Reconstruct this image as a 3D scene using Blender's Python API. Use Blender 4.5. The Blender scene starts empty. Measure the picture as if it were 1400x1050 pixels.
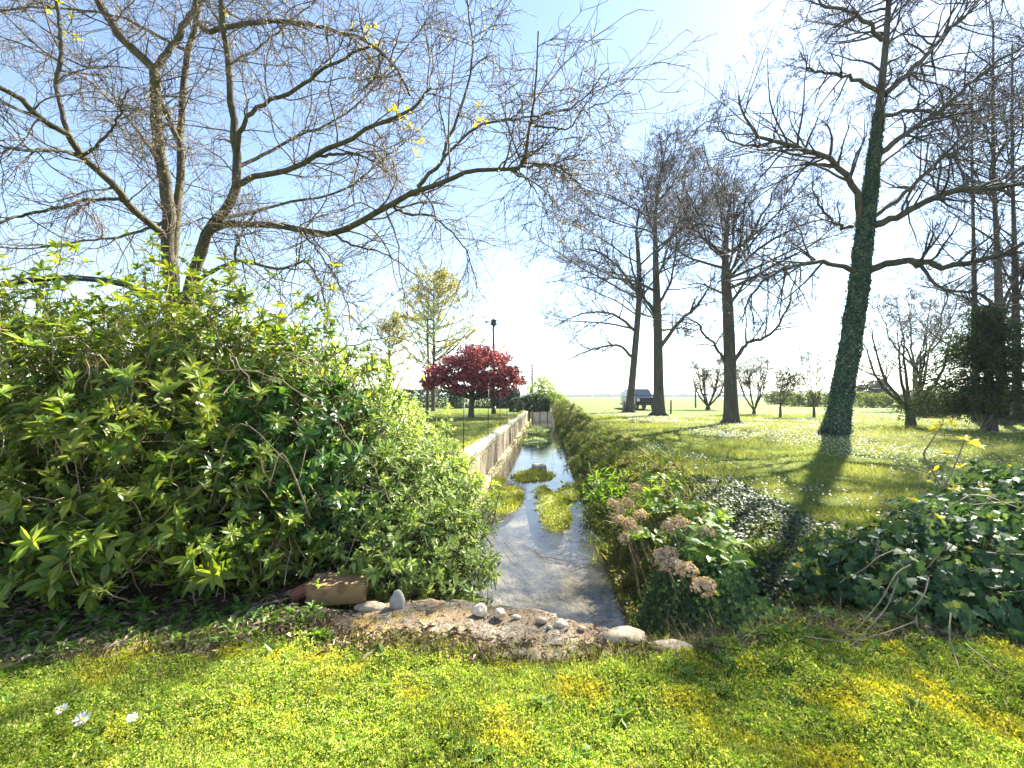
import bpy, bmesh, math, random
import numpy as np
from mathutils import Vector, Matrix, noise as mnoise

# ------------------------------------------------------------------ camera, sky, sun, exposure
SC = bpy.context.scene
COL = SC.collection
H = 1.1                                   # eye height above the lawn
F = 600.0                                 # focal length in pixels of the 1400 px wide photograph
PITCH = math.atan(17 / 600)               # slightly upward
cam_d = bpy.data.cameras.new('camera')
cam = bpy.data.objects.new('camera', cam_d)
COL.objects.link(cam)
cam.location = (0, 0, H)
cam.rotation_euler = (math.pi / 2 + PITCH, 0, 0)
cam_d.sensor_width = 36
cam_d.lens = 36 * F / 1400
cam_d.clip_start = 0.05
cam_d.clip_end = 12000
SC.camera = cam

SUN = Vector((0.97, 1.0, 1.27)).normalized()
SUN_EL = math.asin(SUN.z)
SUN_AZ = math.atan2(SUN.x, SUN.y)
world = bpy.data.worlds.new('World')
SC.world = world
world.use_nodes = True
wn = world.node_tree
wn.nodes.clear()
sky = wn.nodes.new('ShaderNodeTexSky')
sky.sky_type = 'NISHITA'
sky.sun_disc = False
sky.sun_elevation = SUN_EL
sky.sun_rotation = SUN_AZ
sky.altitude = 50
sky.air_density = 1.0
sky.dust_density = 0.15
sky.ozone_density = 0.4
bg = wn.nodes.new('ShaderNodeBackground')
bg.inputs['Strength'].default_value = 0.054
wo = wn.nodes.new('ShaderNodeOutputWorld')
wn.links.new(sky.outputs[0], bg.inputs[0])
wn.links.new(bg.outputs[0], wo.inputs[0])

sun_d = bpy.data.lights.new('sun', 'SUN')
sun_d.energy = 5.0
sun_d.angle = math.radians(0.5)
sun_d.color = (1.0, 0.95, 0.86)
sun = bpy.data.objects.new('sun', sun_d)
sun.rotation_euler = SUN.to_track_quat('Z', 'Y').to_euler()
sun.location = (20, 30, 40)
COL.objects.link(sun)

SC.view_settings.view_transform = 'Standard'
SC.view_settings.look = 'None'
SC.view_settings.gamma = 1
SC.view_settings.exposure = 2.65
SC.render.engine = 'CYCLES'
SC.cycles.max_bounces = 8
SC.cycles.transparent_max_bounces = 12
SC.cycles.use_denoising = True

rng = np.random.default_rng(7)
random.seed(7)


# ------------------------------------------------------------------ helpers
def P(px, py, d):
    """point at forward distance d that the photograph shows at pixel (px, py)"""
    v = Vector((px - 700, F, -(py - 525)))
    c, s = math.cos(PITCH), math.sin(PITCH)
    y = v.y * c - v.z * s
    z = v.y * s + v.z * c
    k = d / y
    return Vector((v.x * k, d, H + z * k))


def PG(px, py, z=0.0):
    """point on the level z that the photograph shows at pixel (px, py)"""
    a = P(px, py, 1.0)
    k = (z - H) / (a.z - H)
    return Vector((a.x * k, k, z))


def nrm(a):
    return a / np.maximum(np.linalg.norm(a, axis=-1, keepdims=True), 1e-9)


def link(name, me, mat=None, parent=None, smooth=True):
    o = bpy.data.objects.new(name, me)
    COL.objects.link(o)
    if mat is not None:
        me.materials.append(mat)
    if parent is not None:
        o.parent = parent
        o.matrix_parent_inverse = Matrix.Translation(-Vector(parent.location))
    return o


def raw_mesh(name, V, Fc, smooth=False):
    """numpy verts (N,3), faces (M,k)"""
    me = bpy.data.meshes.new(name)
    V = np.asarray(V, np.float32)
    Fc = np.asarray(Fc, np.int32)
    m, k = Fc.shape
    me.vertices.add(len(V))
    me.vertices.foreach_set('co', V.ravel())
    me.loops.add(m * k)
    me.loops.foreach_set('vertex_index', Fc.ravel())
    me.polygons.add(m)
    me.polygons.foreach_set('loop_start', np.arange(0, m * k, k, dtype=np.int32))
    me.polygons.foreach_set('loop_total', np.full(m, k, np.int32))
    me.polygons.foreach_set('use_smooth', np.full(m, smooth, bool))
    me.update(calc_edges=True)
    return me


def tag(o, label=None, cat=None, group=None, kind=None):
    if label: o['label'] = label
    if cat: o['category'] = cat
    if group: o['group'] = group
    if kind: o['kind'] = kind
    return o


def thing(name, loc, label, cat, group=None):
    o = bpy.data.objects.new(name, None)
    o.empty_display_size = 0.2
    o.location = loc
    COL.objects.link(o)
    return tag(o, label, cat, group)


class Tubes:
    """collects tapered polylines; builds them as one quad mesh"""
    def __init__(self):
        self.parts = []                                     # (pts B,N,3 ; rad B,N ; sides)

    def add(self, pts, rad, sides=5):
        pts = np.asarray(pts, float)
        rad = np.asarray(rad, float)
        if pts.ndim == 2:
            pts = pts[None]
            rad = rad[None]
        if len(pts):
            self.parts.append((pts, rad, sides))

    def mesh(self, name):
        Vs, Fs, off = [], [], 0
        for pts, rad, s in self.parts:
            B, N, _ = pts.shape
            t = nrm(np.gradient(pts, axis=1))
            mean = nrm(pts[:, -1] - pts[:, 0])
            ref = np.where(np.abs(mean[:, 2:3]) < 0.8, np.array([[0, 0, 1.0]]), np.array([[1.0, 0, 0]]))
            ref = ref[:, None, :]
            u = nrm(ref - (ref * t).sum(-1, keepdims=True) * t)
            v = np.cross(t, u)
            a = np.linspace(0, 2 * np.pi, s, endpoint=False)
            ring = (u[:, :, None, :] * np.cos(a)[None, None, :, None] + v[:, :, None, :] * np.sin(a)[None, None, :, None])
            co = pts[:, :, None, :] + ring * rad[:, :, None, None]
            Vs.append(co.reshape(-1, 3))
            b = np.arange(B)[:, None, None] * (N * s)
            i = np.arange(N - 1)[None, :, None] * s
            j = np.arange(s)[None, None, :]
            j2 = (j + 1) % s
            q = np.stack([b + i + j, b + i + j2, b + i + s + j2, b + i + s + j], -1).reshape(-1, 4) + off
            Fs.append(q)
            off += B * N * s
        return raw_mesh(name, np.concatenate(Vs), np.concatenate(Fs), True)

    def build(self, name, mat, parent=None):
        return link(name, self.mesh(name), mat, parent)


def smooth_line(pts, n):
    """Catmull-Rom through pts, n samples; pts (K,C)"""
    p = np.asarray(pts, float)
    p = np.vstack([2 * p[0] - p[1], p, 2 * p[-1] - p[-2]])
    K = len(p) - 3
    out = []
    for s in np.linspace(0, K - 1e-6, n):
        i = int(s); t = s - i
        a, b, c, d = p[i], p[i + 1], p[i + 2], p[i + 3]
        out.append(0.5 * ((2 * b) + (-a + c) * t + (2 * a - 5 * b + 4 * c - d) * t * t + (-a + 3 * b - 3 * c + d) * t ** 3))
    return np.array(out)


def grow(start, d, length, r0, r1, n, wig, trop):
    """B branches of n points; wig: bend per step, trop: pull along z per step"""
    B = len(start)
    d = nrm(np.asarray(d, float))
    pts = np.zeros((B, n, 3))
    pts[:, 0] = start
    step = (np.asarray(length) / (n - 1))[:, None]
    for i in range(1, n):
        d = nrm(d + rng.normal(0, wig, (B, 3)) + np.array([0, 0, trop]))
        pts[:, i] = pts[:, i - 1] + d * step
    rad = np.asarray(r0)[:, None] + (np.asarray(r1) - np.asarray(r0))[:, None] * np.linspace(0, 1, n)[None]
    return pts, rad


def spawn(pts, rad, per, tmin, tmax, amin, amax, flat=0.0):
    """`per` children on each of B branches: start, direction, branch t, parent radius, parent index"""
    B, N, _ = pts.shape
    idx = np.repeat(np.arange(B), per)
    t = rng.uniform(tmin, tmax, len(idx))
    f = t * (N - 1)
    i = np.minimum(f.astype(int), N - 2)
    w = (f - i)[:, None]
    p = pts[idx, i] * (1 - w) + pts[idx, i + 1] * w
    r = rad[idx, i] * (1 - w[:, 0]) + rad[idx, i + 1] * w[:, 0]
    tang = nrm(pts[idx, i + 1] - pts[idx, i])
    rnd = rng.normal(0, 1, (len(idx), 3))
    rnd[:, 2] *= (1 - flat)
    perp = nrm(rnd - (rnd * tang).sum(-1, keepdims=True) * tang)
    a = np.radians(rng.uniform(amin, amax, len(idx)))[:, None]
    d = tang * np.cos(a) + perp * np.sin(a)
    return p, d, t, r, idx


# --- leaves: triangles instanced into one mesh
def leaf_template(w=0.38, droop=0.25, fold=0.10, kind='leaf'):
    if kind == 'leaf':
        V = [(0, 0, 0), (-w * .42, .30, fold), (0, .30, 0), (w * .42, .30, fold), (-w * .46, .62, fold), (0, .62, 0), (w * .46, .62, fold), (0, 1, 0)]
        T = [(0, 2, 1), (0, 3, 2), (1, 2, 4), (2, 5, 4), (2, 3, 5), (3, 6, 5), (4, 5, 7), (5, 6, 7)]
    elif kind == 'small':
        V = [(0, 0, 0), (-w * .5, .5, fold), (0, 1, 0), (w * .5, .5, fold)]
        T = [(0, 2, 1), (0, 3, 2)]
    elif kind == 'ivy':
        o = [(0, 0), (.30, -.14), (.52, .12), (.36, .30), (.44, .55), (.18, .62), (0, 1), (-.18, .62), (-.44, .55), (-.36, .30), (-.52, .12), (-.30, -.14)]
        V = [(0, .3, .0)] + [(x, y, (abs(x) * fold * 2)) for x, y in o]
        n = len(o)
        T = [(0, 1 + i, 1 + (i + 1) % n) for i in range(n)]
        T = [(a, c, b) for a, b, c in T]
    elif kind == 'blade':
        V = [(-w * .5, 0, 0), (w * .5, 0, 0), (-w * .32, .55, 0), (w * .32, .55, 0), (0, 1, 0)]
        T = [(0, 1, 2), (1, 3, 2), (2, 3, 4)]
    elif kind == 'tri':
        V = [(-w * .5, 0, 0), (w * .5, 0, 0), (0, 1, 0)]
        T = [(0, 1, 2)]
    elif kind == 'disc':
        n = 7
        V = [(0, 0, 0)] + [(math.cos(2 * math.pi * i / n), math.sin(2 * math.pi * i / n), .12) for i in range(n)]
        T = [(0, 1 + i, 1 + (i + 1) % n) for i in range(n)]
    V = np.array(V, float)
    V[:, 2] -= droop * V[:, 1] ** 2
    return V, np.array(T, int)


def leaves(name, tmpl, pos, axis, normal, scale, wscale=None):
    V, T = tmpl
    pos = np.asarray(pos, float)
    y = nrm(np.asarray(axis, float))
    z = np.asarray(normal, float)
    z = nrm(z - (z * y).sum(-1, keepdims=True) * y)
    x = np.cross(y, z)
    s = np.asarray(scale, float)[:, None, None]
    ws = s if wscale is None else np.asarray(wscale, float)[:, None, None]
    co = pos[:, None, :] + (V[None, :, 0:1] * x[:, None, :]) * ws + (V[None, :, 1:2] * y[:, None, :] + V[None, :, 2:3] * z[:, None, :]) * s
    n, k = len(pos), len(V)
    Fc = (T[None] + (np.arange(n) * k)[:, None, None]).reshape(-1, 3)
    return raw_mesh(name, co.reshape(-1, 3), Fc, False)


def rosettes(pos, axis, n, th0, th1):
    """n leaves round each shoot tip: leaf position, direction, normal"""
    R = len(pos)
    ax = nrm(np.asarray(axis, float))
    ref = np.where(np.abs(ax[:, 2:3]) < .9, np.array([[0, 0, 1.0]]), np.array([[1.0, 0, 0]]))
    e1 = nrm(np.cross(ax, ref))
    e2 = np.cross(ax, e1)
    k = np.arange(n)[None]
    az = k * 2.4 + rng.uniform(0, 6.28, (R, 1)) + rng.normal(0, .25, (R, n))
    th = np.radians(rng.uniform(th0, th1, (R, n)))
    d = (np.cos(th)[..., None] * ax[:, None] + np.sin(th)[..., None] * (np.cos(az)[..., None] * e1[:, None] + np.sin(az)[..., None] * e2[:, None]))
    nn = ax[:, None] - (ax[:, None] * d).sum(-1, keepdims=True) * d
    p = np.repeat(np.asarray(pos)[:, None], n, 1)
    return p.reshape(-1, 3), d.reshape(-1, 3), nn.reshape(-1, 3) + rng.normal(0, .15, (R * n, 3))


# ------------------------------------------------------------------ materials
def new_mat(name):
    m = bpy.data.materials.new(name)
    m.use_nodes = True
    m.node_tree.nodes.clear()
    return m, m.node_tree


def N(t, typ, **kw):
    n = t.nodes.new(typ)
    for k, v in kw.items():
        if k.startswith('i_'):
            key = k[2:]
            key = int(key) if key.isdigit() else key.replace('_', ' ')
            n.inputs[key].default_value = v
        else:
            setattr(n, k, v)
    return n


def ramp(t, fac, stops, interp='LINEAR'):
    r = t.nodes.new('ShaderNodeValToRGB')
    r.color_ramp.interpolation = interp
    e = r.color_ramp.elements
    while len(e) < len(stops):
        e.new(0.5)
    for el, (p, c) in zip(e, stops):
        el.position = p
        el.color = (*c, 1)
    if fac is not None:
        t.links.new(fac, r.inputs[0])
    return r.outputs[0]


def mix(t, fac, a, b, mode='MIX'):
    m = t.nodes.new('ShaderNodeMix')
    m.data_type = 'RGBA'
    m.blend_type = mode
    for sock, v in ((m.inputs[0], fac), (m.inputs[6], a), (m.inputs[7], b)):
        if isinstance(v, (int, float)):
            sock.default_value = v
        elif isinstance(v, tuple):
            sock.default_value = (*v, 1)
        else:
            t.links.new(v, sock)
    return m.outputs[2]


def nz(t, scale, detail=4, rough=.55, vec=None, stretch=None):
    n = N(t, 'ShaderNodeTexNoise')
    n.inputs['Scale'].default_value = scale
    n.inputs['Detail'].default_value = detail
    n.inputs['Roughness'].default_value = rough
    if vec is None:
        vec = N(t, 'ShaderNodeNewGeometry').outputs['Position']
    if stretch:
        mp = N(t, 'ShaderNodeMapping')
        mp.inputs['Scale'].default_value = stretch
        t.links.new(vec, mp.inputs[0])
        vec = mp.outputs[0]
    t.links.new(vec, n.inputs['Vector'])
    return n.outputs['Fac']


def bump(t, height, strength=.4, dist=.02):
    b = N(t, 'ShaderNodeBump')
    b.inputs['Strength'].default_value = strength
    b.inputs['Distance'].default_value = dist
    t.links.new(height, b.inputs['Height'])
    return b.outputs[0]


def out(t, sh):
    o = N(t, 'ShaderNodeOutputMaterial')
    t.links.new(sh, o.inputs[0])


def pbsdf(t, col, rough=.7, spec=.4, normal=None, metal=0):
    b = N(t, 'ShaderNodeBsdfPrincipled')
    if isinstance(col, tuple):
        b.inputs['Base Color'].default_value = (*col, 1)
    else:
        t.links.new(col, b.inputs['Base Color'])
    if isinstance(rough, (int, float)):
        b.inputs['Roughness'].default_value = rough
    else:
        t.links.new(rough, b.inputs['Roughness'])
    b.inputs['Specular IOR Level'].default_value = spec
    b.inputs['Metallic'].default_value = metal
    if normal is not None:
        t.links.new(normal, b.inputs['Normal'])
    return b.outputs[0]


def leaf_mat(name, stops, trans=.45, rough=.42, spec=.45, patch=None, patch_scale=2.0, tint=1.5, patch_at=.48):
    """leaf colour varies leaf by leaf; part of the light passes through the blade"""
    m, t = new_mat(name)
    g = N(t, 'ShaderNodeNewGeometry')
    c = ramp(t, g.outputs['Random Per Island'], stops)
    if patch:
        f = nz(t, patch_scale, 3)
        f = ramp(t, f, [(patch_at, (0, 0, 0)), (patch_at + .13, (1, 1, 1))])
        c = mix(t, f, c, mix(t, .52, c, patch))
    s = pbsdf(t, c, rough, spec)
    tr = N(t, 'ShaderNodeBsdfTranslucent')
    c2 = mix(t, 1.0, c, (tint, tint * .95, tint * .45), 'MULTIPLY')
    t.links.new(c2, tr.inputs[0])
    ms = N(t, 'ShaderNodeMixShader')
    ms.inputs[0].default_value = trans
    t.links.new(s, ms.inputs[1])
    t.links.new(tr.outputs[0], ms.inputs[2])
    out(t, ms.outputs[0])
    return m


def bark_mat(name, a, b, c=None, scale=14, lichen=None):
    m, t = new_mat(name)
    f = nz(t, scale, 6, .6, stretch=(1, 1, .25))
    col = ramp(t, f, [(.3, a), (.7, b)])
    if lichen:
        f2 = nz(t, 5, 4, .6)
        f2 = ramp(t, f2, [(.5, (0, 0, 0)), (.64, (1, 1, 1))])
        col = mix(t, f2, col, lichen)
    out(t, pbsdf(t, col, .85, .2, bump(t, f, .7, .03)))
    return m


def plain(name, col, rough=.6, spec=.4, metal=0, var=.25, scale=20):
    m, t = new_mat(name)
    f = nz(t, scale, 5, .6)
    c = ramp(t, f, [(.3, tuple(x * (1 - var) for x in col)), (.7, tuple(min(1, x * (1 + var)) for x in col))])
    out(t, pbsdf(t, c, rough, spec, bump(t, f, .15, .005), metal))
    return m


M = {}
M['bark_l'] = bark_mat('bark_mossy', (.035, .03, .021), (.11, .09, .062), scale=16, lichen=(.085, .082, .034))
M['twig_l'] = plain('twig_brown', (.12, .09, .062), .8, .2, var=.4, scale=3)
M['bark_r'] = bark_mat('bark_grey', (.035, .032, .027), (.115, .10, .083), scale=9, lichen=(.07, .075, .042))
M['twig_r'] = plain('twig_grey', (.06, .052, .042), .8, .2, var=.35, scale=2)
M['stem'] = plain('woody_stem', (.24, .18, .115), .8, .2, var=.4, scale=9)
M['dry_stem'] = plain('dry_stem', (.27, .215, .15), .85, .2, var=.3, scale=12)
M['laurel'] = leaf_mat('laurel_leaf', [(0, (.05, .10, .014)), (.45, (.10, .17, .022)), (.8, (.18, .24, .03)), (1, (.28, .31, .04))], .48, .34, .5, patch=(.30, .33, .04), patch_scale=2.4)
M['dark_leaf'] = leaf_mat('dark_broad_leaf', [(0, (.03, .085, .018)), (.6, (.065, .15, .03)), (1, (.14, .22, .045))], .42, .32, .5)
M['pale_leaf'] = leaf_mat('pale_leaf', [(0, (.10, .16, .035)), (.5, (.19, .28, .065)), (.85, (.30, .38, .11)), (1, (.42, .45, .19))], .45, .42, .4, patch=(.30, .40, .11), patch_scale=2.6)
M['bright_leaf'] = leaf_mat('spring_leaf', [(0, (.13, .22, .025)), (.6, (.24, .33, .04)), (1, (.36, .40, .07))], .5, .4, .4)
M['yellow_leaf'] = leaf_mat('yellow_leaf', [(0, (.35, .33, .03)), (1, (.55, .45, .05))], .5, .5, .3)
M['bud'] = leaf_mat('pale_bud', [(0, (.26, .20, .12)), (.5, (.48, .41, .24)), (.9, (.54, .49, .30)), (1, (.55, .50, .2))], .4, .6, .3)
M['ivy'] = leaf_mat('ivy_leaf', [(0, (.028, .062, .024)), (.6, (.055, .11, .045)), (.9, (.10, .165, .06)), (1, (.22, .26, .07))], .33, .5, .25)
M['ivy_trunk'] = leaf_mat('trunk_ivy_leaf', [(0, (.025, .05, .032)), (.5, (.065, .11, .07)), (.88, (.13, .18, .11)), (1, (.26, .30, .18))], .25, .42, .35)
M['ivy_bank'] = leaf_mat('bank_ivy_leaf', [(0, (.02, .042, .018)), (.6, (.045, .075, .03)), (1, (.11, .13, .06))], .25, .5, .22)  # small-leaved bank ivy, its own darker leaf green
M['bank'] = leaf_mat('bank_weed', [(0, (.16, .12, .07)), (.2, (.14, .14, .05)), (.4, (.07, .13, .03)), (.8, (.14, .21, .045)), (1, (.28, .31, .08))], .42, .5, .3, patch=(.20, .15, .09), patch_scale=1.6)
M['hydrangea'] = leaf_mat('hydrangea_leaf', [(0, (.09, .18, .025)), (.6, (.19, .30, .04)), (1, (.32, .38, .06))], .45, .45, .4)
M['petal_dry'] = leaf_mat('dry_petal', [(0, (.32, .23, .15)), (.6, (.56, .42, .28)), (1, (.70, .57, .42))], .3, .8, .15, tint=1.2)
M['maple'] = leaf_mat('maple_leaf', [(0, (.08, .02, .04)), (.5, (.22, .04, .075)), (.85, (.40, .09, .13)), (1, (.55, .24, .22))], .5, .5, .35, tint=1.25)
M['larch'] = leaf_mat('larch_tuft', [(0, (.17, .19, .04)), (.6, (.29, .28, .06)), (1, (.42, .34, .06))], .45, .6, .2)
M['conifer'] = leaf_mat('conifer_needle', [(0, (.016, .035, .014)), (.6, (.035, .065, .022)), (1, (.09, .12, .035))], .25, .55, .3)
M['hedge'] = leaf_mat('hedge_leaf', [(0, (.02, .04, .018)), (1, (.045, .075, .03))], .2, .6, .3)
M['field_hedge'] = leaf_mat('field_bush_leaf', [(0, (.07, .11, .02)), (1, (.18, .22, .05))], .35, .6, .3)
M['far'] = leaf_mat('far_tree_leaf', [(0, (.06, .085, .06)), (1, (.12, .15, .10))], .2, .8, .1)
M['grass'] = leaf_mat('lawn_blade', [(0, (.075, .11, .02)), (.5, (.16, .20, .04)), (.85, (.26, .275, .08)), (1, (.40, .37, .2))], .42, .6, .2, patch=(.25, .25, .08), patch_scale=.9)
M['moss'] = leaf_mat('moss_leaf', [(0, (.10, .20, .02)), (.4, (.22, .335, .035)), (.8, (.42, .47, .08)), (1, (.60, .57, .25))], .5, .6, .2, patch=(.68, .52, .015), patch_scale=3.4, patch_at=.53)
M['weed'] = leaf_mat('weed_leaf', [(0, (.07, .15, .02)), (1, (.17, .27, .035))], .45, .45, .35)
M['daisy'] = leaf_mat('daisy_petal', [(0, (.75, .75, .72)), (1, (.82, .82, .8))], .2, .6, .2, tint=1)
M['daisy_eye'] = plain('daisy_eye', (.65, .42, .03), .8, .2)
M['algae'] = leaf_mat('stream_moss', [(0, (.15, .19, .03)), (.6, (.28, .31, .055)), (1, (.40, .40, .10))], .3, .5, .4)
M['litter'] = leaf_mat('dead_leaf', [(0, (.10, .065, .04)), (.6, (.24, .17, .105)), (1, (.42, .34, .24))], .15, .8, .2, tint=1.1)
M['black'] = plain('black_plastic', (.012, .013, .014), .35, .5, var=.2)
M['metal'] = plain('dark_metal', (.05, .05, .052), .5, .5, .6)
M['pole'] = plain('weathered_pole', (.19, .175, .15), .8, .2, var=.2, scale=6)
M['stone_white'] = plain('white_cobble', (.56, .46, .34), .9, .15, var=.4, scale=45)
M['stone_tan'] = plain('tan_cobble', (.42, .32, .22), .9, .15, var=.45, scale=40)
M['stone_grey'] = plain('grey_stone', (.31, .285, .25), .8, .25, var=.2, scale=25)
M['red_brick'] = plain('red_brick', (.25, .09, .055), .85, .2, var=.35, scale=22)


# stone block: brown with ochre lichen
def _m():
    m, t = new_mat('block_stone')
    f = nz(t, 18, 6, .65)
    c = ramp(t, f, [(.3, (.16, .085, .04)), (.7, (.36, .22, .12))])
    f2 = ramp(t, nz(t, 9, 4, .6), [(.5, (0, 0, 0)), (.62, (1, 1, 1))])
    c = mix(t, f2, c, (.27, .18, .07))
    out(t, pbsdf(t, c, .9, .15, bump(t, f, .6, .01)))
    return m


M['block'] = _m()


# weathered slab of the ditch head: grey-tan grit, ochre moss at one end
def _m():
    m, t = new_mat('weathered_slab')
    f = nz(t, 40, 8, .7)
    c = ramp(t, f, [(.34, (.085, .07, .045)), (.5, (.22, .185, .135)), (.66, (.38, .33, .25))])
    f2 = ramp(t, nz(t, 7, 5, .6), [(.45, (0, 0, 0)), (.62, (1, 1, 1))])
    c = mix(t, f2, c, mix(t, f, (.20, .135, .075), (.35, .25, .15)))
    sx = N(t, 'ShaderNodeSeparateXYZ')
    t.links.new(N(t, 'ShaderNodeNewGeometry').outputs['Position'], sx.inputs[0])
    mr = N(t, 'ShaderNodeMapRange')
    mr.inputs[1].default_value = -.15
    mr.inputs[2].default_value = -.55
    t.links.new(sx.outputs[0], mr.inputs[0])
    f3 = ramp(t, nz(t, 11, 5, .65), [(.44, (0, 0, 0)), (.58, (1, 1, 1))])
    mm = N(t, 'ShaderNodeMath', operation='MULTIPLY')
    t.links.new(mr.outputs[0], mm.inputs[0])
    t.links.new(f3, mm.inputs[1])
    c = mix(t, mm.outputs[0], c, (.30, .21, .05))
    out(t, pbsdf(t, c, .95, .15, bump(t, f, .7, .012)))
    return m


M['slab'] = _m()


# stained concrete retaining wall: rust streaks running down
def _m():
    m, t = new_mat('stained_concrete')
    g = N(t, 'ShaderNodeNewGeometry').outputs['Position']
    f = nz(t, 3.2, 6, .65, g, (1, 1, .16))
    f1 = nz(t, 20, 6, .6, g)
    c = ramp(t, f, [(.38, (.11, .07, .04)), (.48, (.22, .165, .11)), (.60, (.34, .285, .21))])
    c = mix(t, .5, c, ramp(t, f1, [(.3, (.17, .12, .08)), (.7, (.42, .35, .26))]))
    f2 = ramp(t, nz(t, 1.3, 4, .6, g, (1, 1, .3)), [(.5, (0, 0, 0)), (.66, (1, 1, 1))])
    c = mix(t, f2, c, (.15, .13, .06))
    out(t, pbsdf(t, c, .9, .2, bump(t, f1, .5, .015)))
    return m


M['wall'] = _m()
M['coping'] = plain('pale_coping', (.36, .32, .25), .85, .2, var=.2, scale=7)
M['ledge'] = plain('pale_ledge', (.50, .40, .27), .85, .2, var=.25, scale=9)
M['weir'] = plain('pale_weir', (.76, .76, .72), .8, .2, var=.15, scale=4)


# ground: lawn green, field beyond, bare soil and stream silt by the masks in the mesh
def _m():
    m, t = new_mat('ground_cover')
    f = nz(t, 30, 6, .7)
    f1 = nz(t, 1.4, 5, .6)
    fl = nz(t, .12, 4, .6)
    lawn = mix(t, f1, ramp(t, f, [(.3, (.05, .07, .016)), (.7, (.12, .14, .04))]), ramp(t, f, [(.3, (.08, .095, .028)), (.7, (.17, .17, .06))]))
    lawn = mix(t, ramp(t, fl, [(.4, (0, 0, 0)), (.62, (1, 1, 1))]), lawn, (.085, .135, .02))
    soil = ramp(t, f, [(.28, (.035, .026, .018)), (.55, (.10, .075, .052)), (.78, (.22, .17, .12))])
    silt = ramp(t, nz(t, 2.2, 6, .65), [(.36, (.07, .07, .05)), (.5, (.22, .20, .155)), (.62, (.42, .38, .31))])
    a = N(t, 'ShaderNodeAttribute', attribute_name='soil').outputs['Fac']
    b = N(t, 'ShaderNodeAttribute', attribute_name='silt').outputs['Fac']
    c = mix(t, a, lawn, soil)
    c = mix(t, b, c, silt)
    out(t, pbsdf(t, c, .95, .1, bump(t, f, .8, .03)))
    return m


M['ground'] = _m()


def _m():
    m, t = new_mat('stream_water')
    n1 = nz(t, 5, 4, .6, stretch=(1.6, 1, 1))
    bn = bump(t, n1, .11, .02)
    fr = N(t, 'ShaderNodeFresnel')
    fr.inputs['IOR'].default_value = 1.34
    t.links.new(bn, fr.inputs['Normal'])
    tr = N(t, 'ShaderNodeBsdfTransparent')
    tr.inputs[0].default_value = (.84, .82, .74, 1)
    df = N(t, 'ShaderNodeBsdfDiffuse')
    df.inputs[0].default_value = (.24, .23, .19, 1)
    body = N(t, 'ShaderNodeMixShader')
    body.inputs[0].default_value = .09
    t.links.new(tr.outputs[0], body.inputs[1])
    t.links.new(df.outputs[0], body.inputs[2])
    gl = N(t, 'ShaderNodeBsdfGlossy')
    gl.inputs['Roughness'].default_value = .06
    t.links.new(bn, gl.inputs['Normal'])
    ms = N(t, 'ShaderNodeMixShader')
    mm = N(t, 'ShaderNodeMath', operation='MULTIPLY_ADD')
    mm.inputs[1].default_value = 1.0
    mm.inputs[2].default_value = .05
    t.links.new(fr.outputs[0], mm.inputs[0])
    t.links.new(mm.outputs[0], ms.inputs[0])
    t.links.new(body.outputs[0], ms.inputs[1])
    t.links.new(gl.outputs[0], ms.inputs[2])
    out(t, ms.outputs[0])
    return m


M['water'] = _m()

# ------------------------------------------------------------------ ground with the ditch in it
SL = 0.08                                  # the ditch runs a little to the right of straight ahead
WZ = -0.88                                 # water level
HEAD = 2.26                                # where the ditch begins
TAIL = 37.0


def gz(x, y):
    x = np.asarray(x, float)
    y = np.asarray(y, float)
    u = x - SL * y
    near = np.exp(-(np.maximum(0, np.hypot(x, y) - 3) / 4) ** 2)
    base = near * (.018 * np.sin(3.1 * x + 1) * np.cos(4.3 * y) + .012 * np.sin(8.3 * x + 2 * y) + .008 * np.sin(13 * y - 5 * x)) \
        + .05 * np.sin(x * .35 + 1.3) * np.cos(y * .23) * (1 - near) * (np.abs(u) > 2)
    prof = np.interp(u, [-1.46, -1.42, .74, .86, 1.1, 1.5, 1.98], [0, -1.1, -1.1, -.86, -.5, -.2, 0])
    head = np.interp(x, [-.2, .05, .28, .55, .82, 1.05, 1.3, 1.7], [HEAD, HEAD, 2.18, 2.03, 1.97, 2.0, 2.1, HEAD])
    on = np.clip((y - head) / .03, 0, 1) * np.clip((TAIL - y) / .1, 0, 1)
    return base + prof * on


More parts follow.
